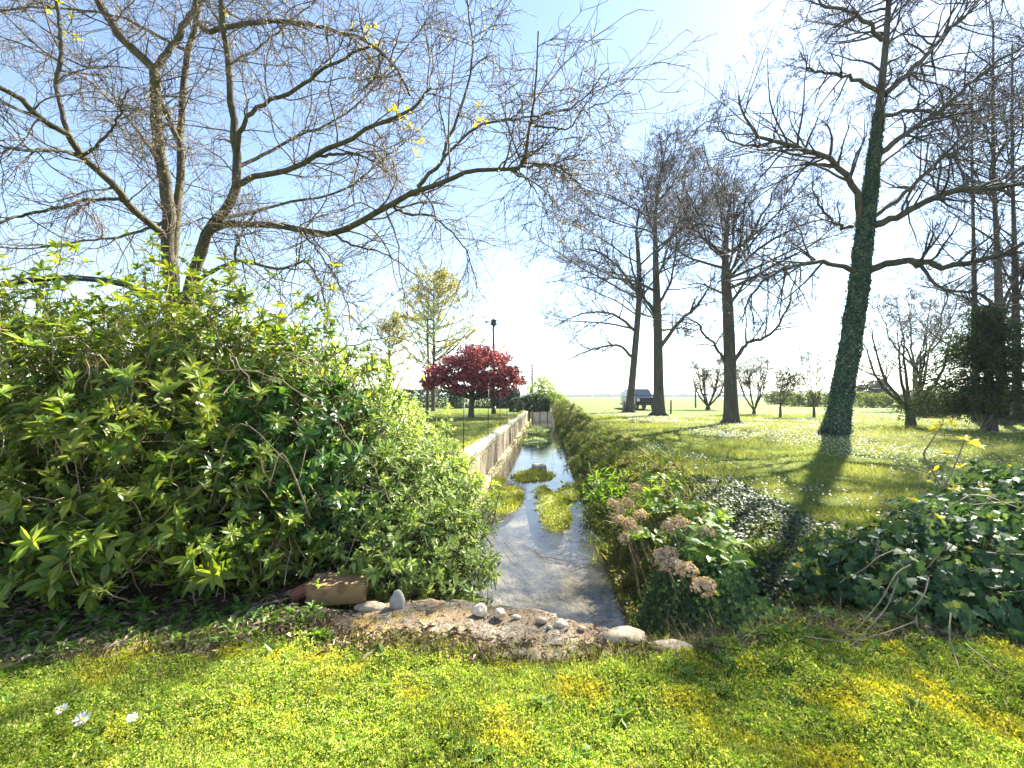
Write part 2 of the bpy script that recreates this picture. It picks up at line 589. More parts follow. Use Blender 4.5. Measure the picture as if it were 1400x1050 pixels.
def build_ground():
    ys = np.unique(np.round(np.concatenate([-np.geomspace(1, 60, 14), np.arange(-1, 1.0, .1), np.arange(1.0, 1.9, .03), np.arange(1.9, 2.24, .012), [2.24, HEAD, HEAD + .03],
                   HEAD + .03 + np.geomspace(.03, 34.6, 150), [TAIL - .1, TAIL], TAIL + np.geomspace(.5, 9000, 70)]), 4))
    us = np.unique(np.round(np.concatenate([np.arange(-4, 4, .05), [-1.46, -1.42, .74, .86], np.geomspace(4, 9000, 60), -np.geomspace(4, 9000, 60)]), 4))
    U, Y = np.meshgrid(us, ys)
    X = U + SL * Y
    Z = gz(X, Y)
    n, k = U.shape
    V = np.stack([X, Y, Z], -1).reshape(-1, 3)
    i = np.arange(n - 1)[:, None] * k
    j = np.arange(k - 1)[None]
    Fc = np.stack([i + j, i + j + 1, i + k + j + 1, i + k + j], -1).reshape(-1, 4)
    me = raw_mesh('ground', V, Fc, True)
    x, y = V[:, 0], V[:, 1]
    u = x - SL * y
    # bare soil: under the shrubs on the left, along the slab, on the bank
    edge = np.interp(x, [-9, -2.6, -1.5, -1.1, -.75, .8, 1.2, 2.2, 3.4, 9], [1.3, 1.75, 1.85, 2.02, 2.0, 1.92, 2.1, 2.1, 2.0, 1.9])
    wob = .05 * np.sin(x * 9) + .04 * np.sin(x * 23 + 1)
    soil = np.clip((y - edge - wob) / .10, 0, 1)
    far = np.where(u < 0, np.clip((7.2 - y + .4 * np.sin(x * 2)) / 1.0, 0, 1), np.clip((2.02 + .12 * np.sin(y * 5) - u) / .15, 0, 1))
    far = np.where((u > 1.9), np.clip((3.1 + .5 * (x - 1.8) - y) / .5, 0, 1), far)
    soil = soil * far
    silt = ((V[:, 2] < WZ + .05)).astype(float)
    for nm, a in (('soil', soil), ('silt', silt)):
        at = me.attributes.new(nm, 'FLOAT', 'POINT')
        at.data.foreach_set('value', a.astype(np.float32))
    o = link('ground', me, M['ground'])
    tag(o, 'grassy ground with the ditch cut through it', 'ground', kind='structure')


build_ground()


def build_water():
    ys = np.concatenate([np.linspace(1.9, 8, 32), np.linspace(8.5, TAIL - .1, 30)])
    us = np.linspace(-1.44, .84, 12)
    U, Y = np.meshgrid(us, ys)
    V = np.stack([U + SL * Y, Y, np.full_like(U, WZ)], -1).reshape(-1, 3)
    n, k = U.shape
    i = np.arange(n - 1)[:, None] * k
    j = np.arange(k - 1)[None]
    Fc = np.stack([i + j, i + j + 1, i + k + j + 1, i + k + j], -1).reshape(-1, 4)
    o = link('water', raw_mesh('water', V, Fc, True), M['water'])
    tag(o, 'shallow grey water of the straight stream', 'stream', kind='structure')


build_water()


# ------------------------------------------------------------------ solid helpers
def bm_obj(name, bm, mat, parent=None, smooth=False):
    me = bpy.data.meshes.new(name)
    bm.normal_update()
    bm.to_mesh(me)
    bm.free()
    if smooth:
        me.polygons.foreach_set('use_smooth', np.ones(len(me.polygons), bool))
    return link(name, me, mat, parent)


def add_box(bm, c, s, rz=0, bev=0.0, seg=2):
    r = bmesh.ops.create_cube(bm, size=1)
    vs = r['verts']
    bmesh.ops.scale(bm, vec=s, verts=vs)
    if bev:
        es = list({e for v in vs for e in v.link_edges})
        q = bmesh.ops.bevel(bm, geom=es, offset=bev, segments=seg, affect='EDGES')
        vs = list({v for f in q['faces'] for v in f.verts} | {v for v in vs if v.is_valid})
    bmesh.ops.rotate(bm, cent=(0, 0, 0), matrix=Matrix.Rotation(rz, 3, 'Z'), verts=vs)
    bmesh.ops.translate(bm, vec=c, verts=vs)
    return vs


def add_cyl(bm, a, b, r0, r1, seg=12):
    a = Vector(a); b = Vector(b)
    q = bmesh.ops.create_cone(bm, cap_ends=True, segments=seg, radius1=r0, radius2=r1, depth=(b - a).length)
    mt = Matrix.Translation((a + b) / 2) @ (b - a).to_track_quat('Z', 'Y').to_matrix().to_4x4()
    bmesh.ops.transform(bm, matrix=mt, verts=q['verts'])
    return q['verts']


def stone(name, c, s, mat, seed, label, cat='stone', group=None, rz=0.0, rough=.16, sub=3):
    bm = bmesh.new()
    bmesh.ops.create_icosphere(bm, subdivisions=sub, radius=1)
    for v in bm.verts:
        p = v.co.copy()
        k = 1 + rough * mnoise.noise(p * 1.3 + Vector((seed * 3.7, 0, 0))) * 2.2 + rough * .6 * mnoise.noise(p * 3 + Vector((0, seed, 0)))
        v.co = Vector((p.x * s[0], p.y * s[1], p.z * s[2])) * k
    bmesh.ops.rotate(bm, cent=(0, 0, 0), matrix=Matrix.Rotation(rz, 3, 'Z'), verts=bm.verts[:])
    o = bm_obj(name, bm, mat, None, True)
    o.location = c
    return tag(o, label, cat, group)


# ------------------------------------------------------------------ ditch head slab, stones, block
def slab():
    # irregular weathered slab, front edge crumbled
    nx, ny = 110, 22
    front = smooth_line([(-.86, 2.06), (-.62, 1.98), (-.42, 1.93), (-.2, 1.88), (.1, 1.86), (.4, 1.85), (.62, 1.88), (.82, 1.93)], nx)
    back = smooth_line([(-.86, 2.25), (-.6, 2.36), (-.42, 2.36), (-.2, 2.36), (.05, 2.31), (.28, 2.22), (.55, 2.06), (.82, 2.0)], nx)
    V = []
    for i in range(nx):
        for j in range(ny):
            w = j / (ny - 1)
            p = front[i] * (1 - w) + back[i] * w
            e = min(i / 8, (nx - 1 - i) / 8, 1)
            prof = min(1, w * 9) * .022 + (.004 if w > .3 else 0)
            z = float(gz(p[0], min(p[1], 2.2))) * .3 + prof * e - .012
            z += .010 * mnoise.noise(Vector((p[0] * 13, p[1] * 17, 8))) * (1.3 - w) + .010 * mnoise.noise(Vector((p[0] * 7, p[1] * 7, 0))) + .010 * mnoise.noise(Vector((p[0] * 22, p[1] * 22, 3))) + .005 * mnoise.noise(Vector((p[0] * 60, p[1] * 60, 3)))
            dx = .02 * mnoise.noise(Vector((p[0] * 12, 5, w)))
            V.append((p[0], p[1] + dx, z))
    F_ = [(i * ny + j, (i + 1) * ny + j, (i + 1) * ny + j + 1, i * ny + j + 1) for i in range(nx - 1) for j in range(ny - 1)]
    # back face going down into the ditch
    off = len(V)
    for i in range(nx):
        x, y, z = V[i * ny + ny - 1]
        V.append((x, y + .02, -1.1))
    F_ += [(i * ny + ny - 1, (i + 1) * ny + ny - 1, off + i + 1, off + i) for i in range(nx - 1)]
    # front skirt into the soil
    off = len(V)
    for i in range(nx):
        x, y, z = V[i * ny]
        V.append((x, y + .01, -.08))
    F_ += [(off + i, off + i + 1, (i + 1) * ny, i * ny) for i in range(nx - 1)]
    o = link('stone_slab', raw_mesh('stone_slab', V, np.array(F_), True), M['slab'])
    tag(o, 'weathered gritty slab closing the near end of the ditch', 'slab')


slab()


def block():
    c = PG(452, 832)
    bm = bmesh.new()
    add_box(bm, (0, 0, .052), (.30, .19, .105), 0, .008, 2)
    bmesh.ops.subdivide_edges(bm, edges=[e for e in bm.edges if e.calc_length() > .05], cuts=8, use_grid_fill=True)
    for v in bm.verts:
        n = mnoise.noise(v.co * 11) * .005 + mnoise.noise(v.co * 40) * .0025
        v.co += Vector((n, n * .7, n))
    o = bm_obj('stone_block', bm, M['block'], None, False)
    o.location = (c.x, c.y + .12, .005)
    o.rotation_euler = (.03, .0, .16)
    tag(o, 'brown rectangular stone block with ochre lichen at the shrub foot', 'stone block')
    bm = bmesh.new()
    add_box(bm, (0, 0, .03), (.13, .09, .05), 0, .01, 2)
    bmesh.ops.subdivide_edges(bm, edges=bm.edges[:], cuts=3, use_grid_fill=True)
    for v in bm.verts:
        v.co += v.co.normalized() * mnoise.noise(v.co * 22) * .014
    o = bm_obj('broken_brick', bm, M['red_brick'], None, True)
    p = PG(408, 828)
    o.location = (p.x, p.y + .08, .02)
    o.rotation_euler = (.1, -.35, .5)
    tag(o, 'broken red brick leaning beside the brown block', 'brick')


block()
p = PG(541, 839); stone('grey_stone', (p.x, p.y + .03, .04), (.038, .03, .062), M['stone_grey'], 1, 'grey pointed stone standing upright on the slab edge', rough=.12)
p = PG(505, 838); stone('pale_stone', (p.x, p.y + .02, .015), (.08, .04, .03), M['stone_tan'], 2, 'flat pale stone between the brown block and the upright grey stone')
p = PG(656, 845); stone('white_cobble', (p.x, p.y, .038), (.036, .03, .032), M['stone_white'], 3, 'larger of the two white cobbles at the slab back edge', 'cobble', 'white cobbles on the slab')
p = PG(683, 847); stone('white_cobble', (p.x, p.y, .032), (.028, .025, .022), M['stone_white'], 4, 'smaller, rounder of the two white cobbles at the slab back edge', 'cobble', 'white cobbles on the slab')
p = PG(855, 878); stone('flat_boulder', (p.x, p.y, .012), (.105, .06, .045), M['stone_tan'], 5, 'smooth tan boulder at the water end of the slab', 'boulder', rough=.08)
p = PG(915, 890); stone('flat_stone', (p.x, p.y, .008), (.11, .05, .03), M['stone_tan'], 6, 'flat tan stone under the ivy at the right end of the slab', 'stone', rz=-.12, rough=.1)
for k, (px, py, s) in enumerate([(706, 852, .014), (741, 857, .022), (768, 863, .027), (796, 868, .016), (752, 866, .011)]):
    p = PG(px, py)
    stone('pebble', (p.x, p.y + .02, .02), (s * (1.5 - .15 * k), s, s * .75), M['stone_tan'] if k % 2 else M['stone_white'], 10 + k,
          'small pale pebble on the back edge of the slab above the water', 'pebble', 'pebbles on the slab edge', sub=2)
p = PG(736, 640, WZ + .05); stone('stream_rock', (p.x, p.y, WZ + .02), (.22, .16, .16), M['stone_grey'], 20, 'half sunk brown rock behind the moss island in the stream', 'rock', rough=.25)


# ------------------------------------------------------------------ left retaining wall
def wall():
    t = thing('retaining_wall', (-1.43, 6, WZ), 'rust-stained concrete wall along the far left bank of the stream', 'retaining wall')
    y0, y1 = 3.4, 35.2
    ys = np.linspace(y0, y1, 260)

    def strip(prof, name, mat, jit=.012):
        V, F_ = [], []
        k = len(prof)
        for y in ys:
            for (u, z) in prof:
                j = jit * mnoise.noise(Vector((y * 1.7, u * 9, z * 5)))
                V.append((u + SL * y + j, y, z + j * .6))
        for i in range(len(ys) - 1):
            for j in range(k - 1):
                a = i * k + j
                F_.append((a, a + 1, a + k + 1, a + k))
        return link(name, raw_mesh(name, V, np.array(F_), False), mat, t)
    strip([(-1.40, -1.09), (-1.395, -.75), (-1.40, -.4), (-1.405, -.055)], 'wall_face', M['wall'])
    strip([(-1.38, -.06), (-1.375, .03), (-1.39, .045), (-1.55, .05), (-1.70, .045), (-1.72, .0)], 'coping', M['coping'])
    strip([(-1.398, -.70), (-1.30, -.70), (-1.28, -.73), (-1.28, -1.09)], 'ledge', M['ledge'])


wall()


def wall_moss():
    n = 9000
    y = 3.6 + 31 * rng.uniform(0, 1, n) ** 1.6
    k = rng.random(n)
    c1 = np.array([mnoise.noise(Vector((v * .8, 3, 0))) for v in y])
    u = np.where(k < .6, -1.72 + rng.normal(.02, .06, n), np.where(k < .75, -1.385 + rng.normal(0, .01, n), -1.29 + rng.normal(0, .03, n)))
    z = np.where(k < .6, .03 + rng.uniform(0, .07, n), np.where(k < .75, .02 - rng.exponential(.12, n), np.where(rng.random(n) < .5, -.70, WZ + .03) + rng.uniform(0, .05, n)))
    keep = c1 > rng.uniform(-.5, .3, n)
    y, u, z = y[keep], u[keep], z[keep]
    n = len(y)
    me = leaves('wall_moss', leaf_template(.5, .3, .1, 'small'), np.stack([u + SL * y, y, z], 1), rng.normal(0, .7, (n, 3)) + np.array([.3, 0, .3]), rng.normal(0, .6, (n, 3)) + np.array([.3, 0, 1]), rng.uniform(.02, .06, n) * np.interp(y, [3, 35], [1, 2]))
    tag(link('wall_moss', me, M['algae']), 'moss and small weeds along the wall top and its wet foot', 'moss', kind='stuff')


wall_moss()


# weir and its railings at the far end of the stream
def weir():
    y = 35.6
    x = SL * y
    t = thing('weir', (x - .3, y, WZ), 'pale concrete weir with a railing closing the far end of the stream', 'weir')
    bm = bmesh.new(); add_box(bm, (x - .3, y, -.62), (2.1, .3, .95), 0, .02)
    bm_obj('weir_wall', bm, M['weir'], t)
    bm = bmesh.new(); add_box(bm, (x - .3, y - .05, -.1), (2.16, .5, .09), 0, .015)
    bm_obj('weir_cap', bm, M['weir'], t)
    for k in range(4):
        bm = bmesh.new(); add_cyl(bm, (x - 1.2 + k * .6, y - .28, WZ - .1), (x - 1.2 + k * .6, y - .28, -.14), .03, .03, 8)
        bm_obj('bar', bm, M['metal'], t)


weir()

# thin stakes on the left wall
for k, (px, d, top) in enumerate([(674, 11.6, 1.25), (687, 14.5, 1.2), (694.5, 17, 1.2), (703, 20.5, 1.2), (640, 8.2, .95)]):
    x = -1.56 + SL * d
    bm = bmesh.new()
    add_cyl(bm, (0, 0, 0), (.01, 0, top), .011, .009, 8)
    add_cyl(bm, (.01, 0, top), (.012, 0, top + .03), .016, .012, 8)
    o = bm_obj('wall_stake', bm, M['metal'], None, True)
    o.location = (x, d, .045)
    tag(o, ['thin dark metal stake on the wall coping, tallest in view', 'thin metal stake second along the wall coping', 'thin metal stake in the middle of the wall row',
            'thin metal stake nearest the dark clipped tree', 'short metal stake half hidden by the pale shrub'][k], 'stake', 'stakes on the retaining wall')

# ------------------------------------------------------------------ left bare tree, limbs traced
def bare_left():
    base = Vector((-3.62, 5.2, 0))
    t = thing('bare_tree', base, 'spreading many-limbed bare tree budding above the shrubs by the ditch', 'tree')
    D = 5.2
    limbs = [
        # (points px,py,depth) , r0, r1
        ([(248, 545, D), (240, 450, D), (232, 360, D), (232, 300, D), (224, 240, D - .1), (214, 178, D - .15), (213, 140, D - .2), (211, 96, D - .2), (180, 66, D - .3), (157, 39, D - .35), (132, 0, D - .4), (110, -60, D - .5)], .105, .035),
        ([(258, 545, D + .05), (252, 450, D + .05), (262, 385, D), (286, 314, D - .1), (318, 271, D - .2), (323, 214, D - .25), (318, 150, D - .3), (311, 71, D - .4), (303, 0, D - .5), (300, -80, D - .6)], .10, .022),
        ([(240, 430, D), (238, 340, D + .03), (246, 250, D + .15), (247, 200, D + .2), (248, 160, D + .25), (257, 71, D + .3), (271, 21, D + .3), (276, -50, D + .3)], .065, .03),
        ([(247, 200, D + .2), (232, 165, D + .1), (221, 143, D), (214, 120, D - .15)], .04, .03),
        ([(211, 96, D - .2), (232, 68, D - .1), (261, 18, D), (275, -10, D), (310, -60, D)], .05, .025),
        ([(271, 30, D + .3), (286, 43, D + .1), (321, 34, D - .1), (386, 30, D - .4), (440, 38, D - .7), (500, 56, D - 1), (540, 90, D - 1.2), (560, 130, D - 1.3)], .042, .010),
        ([(238, 400, D), (233, 345, D), (218, 318, D - .1), (178, 282, D - .4), (153, 250, D - .6), (114, 214, D - .8), (89, 182, D - 1), (64, 168, D - 1.1), (28, 136, D - 1.3), (-20, 110, D - 1.5), (-90, 90, D - 1.7)], .062, .018),
        ([(95, 190, D - .95), (78, 118, D - 1), (84, 71, D - 1), (80, 20, D - 1), (70, -40, D - 1)], .028, .012),
        ([(114, 214, D - .8), (150, 180, D - .9), (165, 150, D - 1), (175, 120, D - 1.2)], .02, .006),
        ([(110, 212, D - .8), (70, 205, D - 1.1), (30, 205, D - 1.4), (-30, 190, D - 1.6)], .022, .008),
        ([(178, 282, D - .4), (161, 273, D - .5), (120, 274, D - .6), (89, 282, D - .8), (40, 292, D - 1), (0, 304, D - 1.2), (-60, 310, D - 1.4)], .026, .01),
        ([(323, 214, D - .25), (332, 171, D - .4), (354, 146, D - .5), (400, 125, D - .7), (439, 96, D - .8), (480, 75, D - .9), (520, 60, D - 1)], .036, .010),
        ([(321, 255, D - .25), (343, 243, D - .4), (393, 232, D - .7), (429, 214, D - .9), (486, 186, D - 1.1), (511, 171, D - 1.2), (560, 150, D - 1.3), (590, 120, D - 1.4)], .044, .010),
        ([(429, 214, D - .9), (470, 210, D - .8), (500, 215, D - .7), (530, 235, D - .6)], .022, .008),
        ([(278, 325, D), (296, 309, D - .1), (320, 306, D - .3), (357, 307, D - .5), (411, 314, D - .8), (454, 318, D - 1), (496, 304, D - 1.2), (532, 282, D - 1.35), (571, 261, D - 1.5), (621, 243, D - 1.65), (646, 232, D - 1.7), (700, 230, D - 1.8), (718, 214, D - 1.85), (727, 160, D - 1.9), (732, 125, D - 1.9), (736, 43, D - 1.9)], .055, .006),
        ([(700, 230, D - 1.8), (743, 225, D - 1.9), (765, 228, D - 1.95), (785, 245, D - 2), (800, 262, D - 2)], .014, .004),
        ([(571, 256, D - 1.5), (603, 221, D - 1.5), (611, 193, D - 1.5), (632, 143, D - 1.55), (646, 71, D - 1.6), (640, 0, D - 1.6), (645, -40, D - 1.6)], .022, .005),
        ([(605, 217, D - 1.5), (650, 175, D - 1.6), (693, 164, D - 1.7), (735, 158, D - 1.75), (789, 143, D - 1.8), (832, 93, D - 1.9)], .014, .004),
        ([(727, 172, D - 1.9), (775, 176, D - 1.9), (800, 150, D - 2), (862, 127, D - 2.1)], .010, .003),
        ([(700, 230, D - 1.8), (725, 250, D - 1.7), (740, 275, D - 1.7), (752, 300, D - 1.7)], .010, .003),
        ([(535, 280, D - 1.35), (557, 293, D - 1.3), (593, 296, D - 1.3), (620, 320, D - 1.3), (640, 350, D - 1.3), (652, 395, D - 1.3)], .018, .004),
        ([(455, 318, D - 1), (480, 335, D - .9), (520, 345, D - .8), (560, 370, D - .7), (600, 415, D - .6)], .018, .004),
        ([(411, 314, D - .8), (440, 350, D - .9), (470, 400, D - 1), (480, 450, D - 1)], .016, .004),
        ([(262, 388, D), (300, 366, D - .3), (330, 357, D - .5), (380, 366, D - .8), (420, 360, D - 1), (440, 400, D - 1.1), (452, 440, D - 1.1)], .03, .006),
        ([(322, 357, D - .4), (325, 330, D - .5), (335, 310, D - .55), (350, 290, D - .6)], .02, .008),
        ([(257, 71, D + .3), (200, 40, D + .6), (150, 20, D + .9), (60, 10, D + 1.2), (-40, 20, D + 1.5)], .03, .01),
        ([(311, 90, D - .4), (360, 60, D - .1), (420, 10, D + .2), (470, -40, D + .4)], .02, .006),
        ([(224, 240, D), (190, 180, D + .5), (120, 110, D + 1), (30, 60, D + 1.3), (-50, 40, D + 1.5)], .026, .008),
        ([(323, 230, D - .2), (400, 190, D + .4), (480, 150, D + .8), (560, 60, D + 1.1), (600, 0, D + 1.2)], .026, .006),
        ([(300, 300, D), (380, 280, D + .6), (470, 260, D + 1), (520, 220, D + 1.3), (560, 190, D + 1.5), (600, 150, D + 1.6)], .028, .006),
        ([(232, 300, D), (180, 320, D + .5), (110, 330, D + .9), (30, 340, D + 1.3), (-60, 330, D + 1.5)], .026, .008),
    ]
    tr = Tubes()
    arr, rad = [], []
    for pts, r0, r1 in limbs:
        w = np.array([list(P(*q)) for q in pts])
        if w[0][2] < .4:
            w[0][2] = -.05
        n = 26
        l = smooth_line(w, n)
        l[2:-1] += rng.normal(0, .007, (n - 3, 3))
        r0 *= .82
        rr = r0 + (r1 - r0) * np.linspace(0, 1, n) ** .8
        tr.add(l, rr, 8)
        arr.append(l); rad.append(rr)
    tr.build('trunk', M['bark_l'], t)
    pts, rd = np.array(arr), np.array(rad)
    crown = Tubes()
    seglen = np.linalg.norm(np.diff(pts, axis=1), axis=2).sum(1)
    # level 2, proportional to limb length
    reps = np.maximum(8, (seglen * 6.2).astype(int))
    P2, D2, R2 = [], [], []
    for b in range(len(pts)):
        p, d, tt, r, _ = spawn(pts[b:b + 1], rd[b:b + 1], reps[b], .22, 1.0, 35, 80)
        P2.append(p); D2.append(d); R2.append(r)
    p, d, r = np.vstack(P2), np.vstack(D2), np.concatenate(R2)
    B = len(p)
    L2 = rng.uniform(.35, 1.1, B) * np.clip(r / .02, .32, 1)
    a2, r2 = grow(p, d, L2, np.minimum(r * .6, .009), np.full(B, .0032), 9, .17, -.015)
    crown.add(a2, r2, 4)
    p, d, tt, r, ix = spawn(a2, r2, 7, .15, 1, 30, 75)
    a3, r3 = grow(p, d, rng.uniform(.18, .55, len(p)), np.minimum(r * .75, .0042), np.full(len(p), .0021), 6, .2, -.035)
    crown.add(a3, r3, 3)
    p, d, tt, r, ix = spawn(a3, r3, 3, .2, 1, 30, 75)
    a4, r4 = grow(p, d, rng.uniform(.06, .24, len(p)), np.full(len(p), .0024), np.full(len(p), .0014), 4, .2, -.03)
    crown.add(a4, r4, 3)
    crown.build('crown', M['twig_l'], t)
    # buds at twig tips
    tips = np.vstack([a4[:, -1], a4[:, 2], a3[:, -1], a3[:, 3]])
    tips = tips[rng.random(len(tips)) < .30]
    k = len(tips)
    ax = rng.normal(0, 1, (k, 3)) + np.array([0, 0, .3])
    me = leaves('buds', leaf_template(.5, .1, .15, 'small'), tips, ax, rng.normal(0, 1, (k, 3)), rng.uniform(.012, .026, k))
    link('buds', me, M['bud'], t)
    # a few young yellow leaf clusters
    cl = [P(500, 45, 4.2), P(508, 62, 4.1), P(545, 150, 3.9), P(560, 165, 3.9), P(655, 165, 3.6), P(80, 15, 4.2), P(88, 45, 4.2), P(575, 205, 3.8), P(300, 5, 4.6)]
    pos = np.array([list(c) for c in cl for _ in range(5)]) + rng.normal(0, .05, (45, 3))
    lp, ld, ln = rosettes(pos, rng.normal(0, 1, (45, 3)) + np.array([0, 0, 1]), 4, 30, 80)
    link('young_leaves', leaves('young_leaves', leaf_template(.5, .2, .1), lp, ld, ln, rng.uniform(.03, .055, len(lp))), M['yellow_leaf'], t)


bare_left()


# ------------------------------------------------------------------ right-hand bare trees
def crown_from(tr_list, mat_twig, t, scale, dens=(7, 6, 5, 3), tropz=.03, lens=(.5, .45, .45, .5), rmin=.004):
    """secondary branches and twigs on given limb arrays [(pts N,3 ; rad N)]"""
    crown = Tubes()
    P2, D2, R2, L2 = [], [], [], []
    for l, r in tr_list:
        ln = np.linalg.norm(np.diff(l, axis=0), axis=1).sum()
        k = max(4, int(dens[0] * ln / scale))
        p, d, tt, rr, _ = spawn(l[None], r[None], k, .25, 1.0, 35, 70)
        P2.append(p); D2.append(d); R2.append(rr); L2.append(ln * lens[0] * rng.uniform(.45, 1.0, k) * (1.15 - .6 * tt))
    p, d, r, L = np.vstack(P2), np.vstack(D2), np.concatenate(R2), np.concatenate(L2)
    lo = rmin * 2.2
    a, ra = grow(p, d, L, np.minimum(np.maximum(r * .55, lo), lo * 4), np.full(len(p), rmin * 1.3), 8, .13, tropz)
    crown.add(a, ra, 4)
    Lp = L
    ends = a[:, -1]
    for lev in (1, 2, 3):
        if dens[lev] == 0:
            break
        p, d, tt, r, ix = spawn(a, ra, dens[lev], .2, 1.0, 30, 70)
        Lp = np.clip(Lp[ix] * lens[lev] * rng.uniform(.5, 1.1, len(p)), .12, None)
        n = (6, 5, 4)[lev - 1]
        a, ra = grow(p, d, Lp, np.minimum(np.maximum(r * .65, rmin), rmin * 3), np.full(len(p), rmin * (.9, .75, .6)[lev - 1]), n, .17, tropz)
        crown.add(a, ra, 3)
    crown.build('crown', mat_twig, t)
    return a[:, -1]


def bare_right(name, label, base, trunk_px, d, r0, top_r, nl, limb_len, tmin, dens, scale, group, extra=None, ang=(45, 70), tw=.006, thick=1.0):
    t = thing(name, base, label, 'tree', group)
    w = np.array([list(P(*q, d)) for q in trunk_px])
    w[0] = list(base)
    w[0][2] -= .08
    tl = smooth_line(w, 30)
    tr_ = np.interp(np.linspace(0, 1, 30), [0, .03, .08, .35, .6, 1], [r0 * 1.4, r0 * 1.1, r0 * .93, r0 * .72, r0 * .4, top_r])
    tr = Tubes()
    tr.add(tl, tr_, 14)
    limbs = [(tl[15:], tr_[15:])]
    if nl:
        p, dd, tt, r, _ = spawn(tl[None], tr_[None], nl, tmin, .96, *ang)
        dd[:, 2] = np.abs(dd[:, 2])
        L = limb_len * rng.uniform(.7, 1.1, nl) * np.interp(tt, [tmin, tmin + .15, .7, 1], [.75, 1, .8, .4])
        a, ra = grow(p, dd, L, r * rng.uniform(.3, .5, nl) * thick, np.full(nl, tw * 2), 14, .085, .02)
        tr.add(a, ra, 7)
        limbs += [(a[i], ra[i]) for i in range(nl)]
    for pts, q0, q1 in (extra or []):
        l = smooth_line(np.array([list(P(*q)) for q in pts]), 18)
        l[2:-1] += rng.normal(0, .03, (15, 3))
        rr = q0 + (q1 - q0) * np.linspace(0, 1, 18)
        tr.add(l, rr, 8)
        limbs.append((l, rr))
    # surface roots
    for k in range(5):
        an = k * 1.26 + .4
        b = np.array(base)
        l = np.array([b + [0, 0, r0 * 1.1], b + [math.cos(an) * r0 * 1.2, math.sin(an) * r0 * 1.2, r0 * .35], b + [math.cos(an) * r0 * 2.1, math.sin(an) * r0 * 2.1, -.05]])
        tr.add(smooth_line(l, 6), np.linspace(r0 * .5, r0 * .16, 6), 7)
    tr.build('trunk', M['bark_r'], t)
    crown_from(limbs, M['twig_r'], t, scale, dens, rmin=tw)
    return t, tl, tr_


G_ROW = 'bare trees in a row on the right lawn'
b = PG(860, 563)
bare_right('bare_tree', 'slender leaning bare tree in front of the parked car, farthest of the right row', b, [(860, 563), (868, 480), (874, 400), (872, 340), (870, 320), (872, 300), (874, 285)], b.y, .27, .05, 24, 9.0, .16, (4.2, 4, 3, 2), 1.35, G_ROW, ang=(48, 84), tw=.0088, thick=.9,
           extra=[([(868, 492, b.y), (845, 472, b.y), (810, 478, b.y - .5), (775, 492, b.y - 1)], .12, .02), ([(871, 455, b.y), (840, 430, b.y - .5), (800, 428, b.y - 1), (766, 442, b.y - 1.5)], .12, .02), ([(872, 400, b.y), (840, 360, b.y - .5), (805, 340, b.y - 1), (775, 345, b.y - 1.5)], .11, .02)])
b = PG(901, 568)
bare_right('bare_tree', 'tall straight bare tree with grey trunk just right of the parked car', b, [(901, 568), (900, 500), (899, 440), (897, 380), (896, 330), (896, 295), (899, 268), (902, 250)], b.y, .31, .04, 26, 7.0, .24, (3.8, 4, 3, 2), 1.1, G_ROW, ang=(42, 78), tw=.0074, thick=.9,
           extra=[([(902, 475, b.y), (930, 440, b.y - .6), (955, 415, b.y - 1), (975, 380, b.y - 1.4)], .13, .03), ([(897, 430, b.y), (870, 390, b.y - .5), (860, 340, b.y - 1)], .12, .03)])
b = PG(1000, 580)
bare_right('bare_tree', 'dark-trunked bare tree in the white daisy patch, left of the ivy-clad tree', b, [(1000, 581), (998, 500), (995, 420), (992, 380), (992, 345), (994, 310), (998, 280), (1000, 262)], b.y, .26, .03, 24, 5.0, .28, (3.4, 4, 3, 2), .85, G_ROW, ang=(42, 80), tw=.0056, thick=.9,
           extra=[([(1003, 495, b.y), (1020, 470, b.y - .3), (1050, 460, b.y - .6), (1075, 425, b.y - .8), (1090, 370, b.y - 1)], .085, .02), ([(994, 500, b.y), (975, 470, b.y), (950, 440, b.y + .2), (925, 430, b.y + .3)], .07, .015),
                  ([(992, 345, b.y), (1020, 330, b.y - .3), (1045, 290, b.y - .6), (1070, 240, b.y - .9)], .08, .02), ([(990, 350, b.y), (965, 330, b.y - .2), (940, 300, b.y - .4), (925, 260, b.y - .5)], .075, .02)])

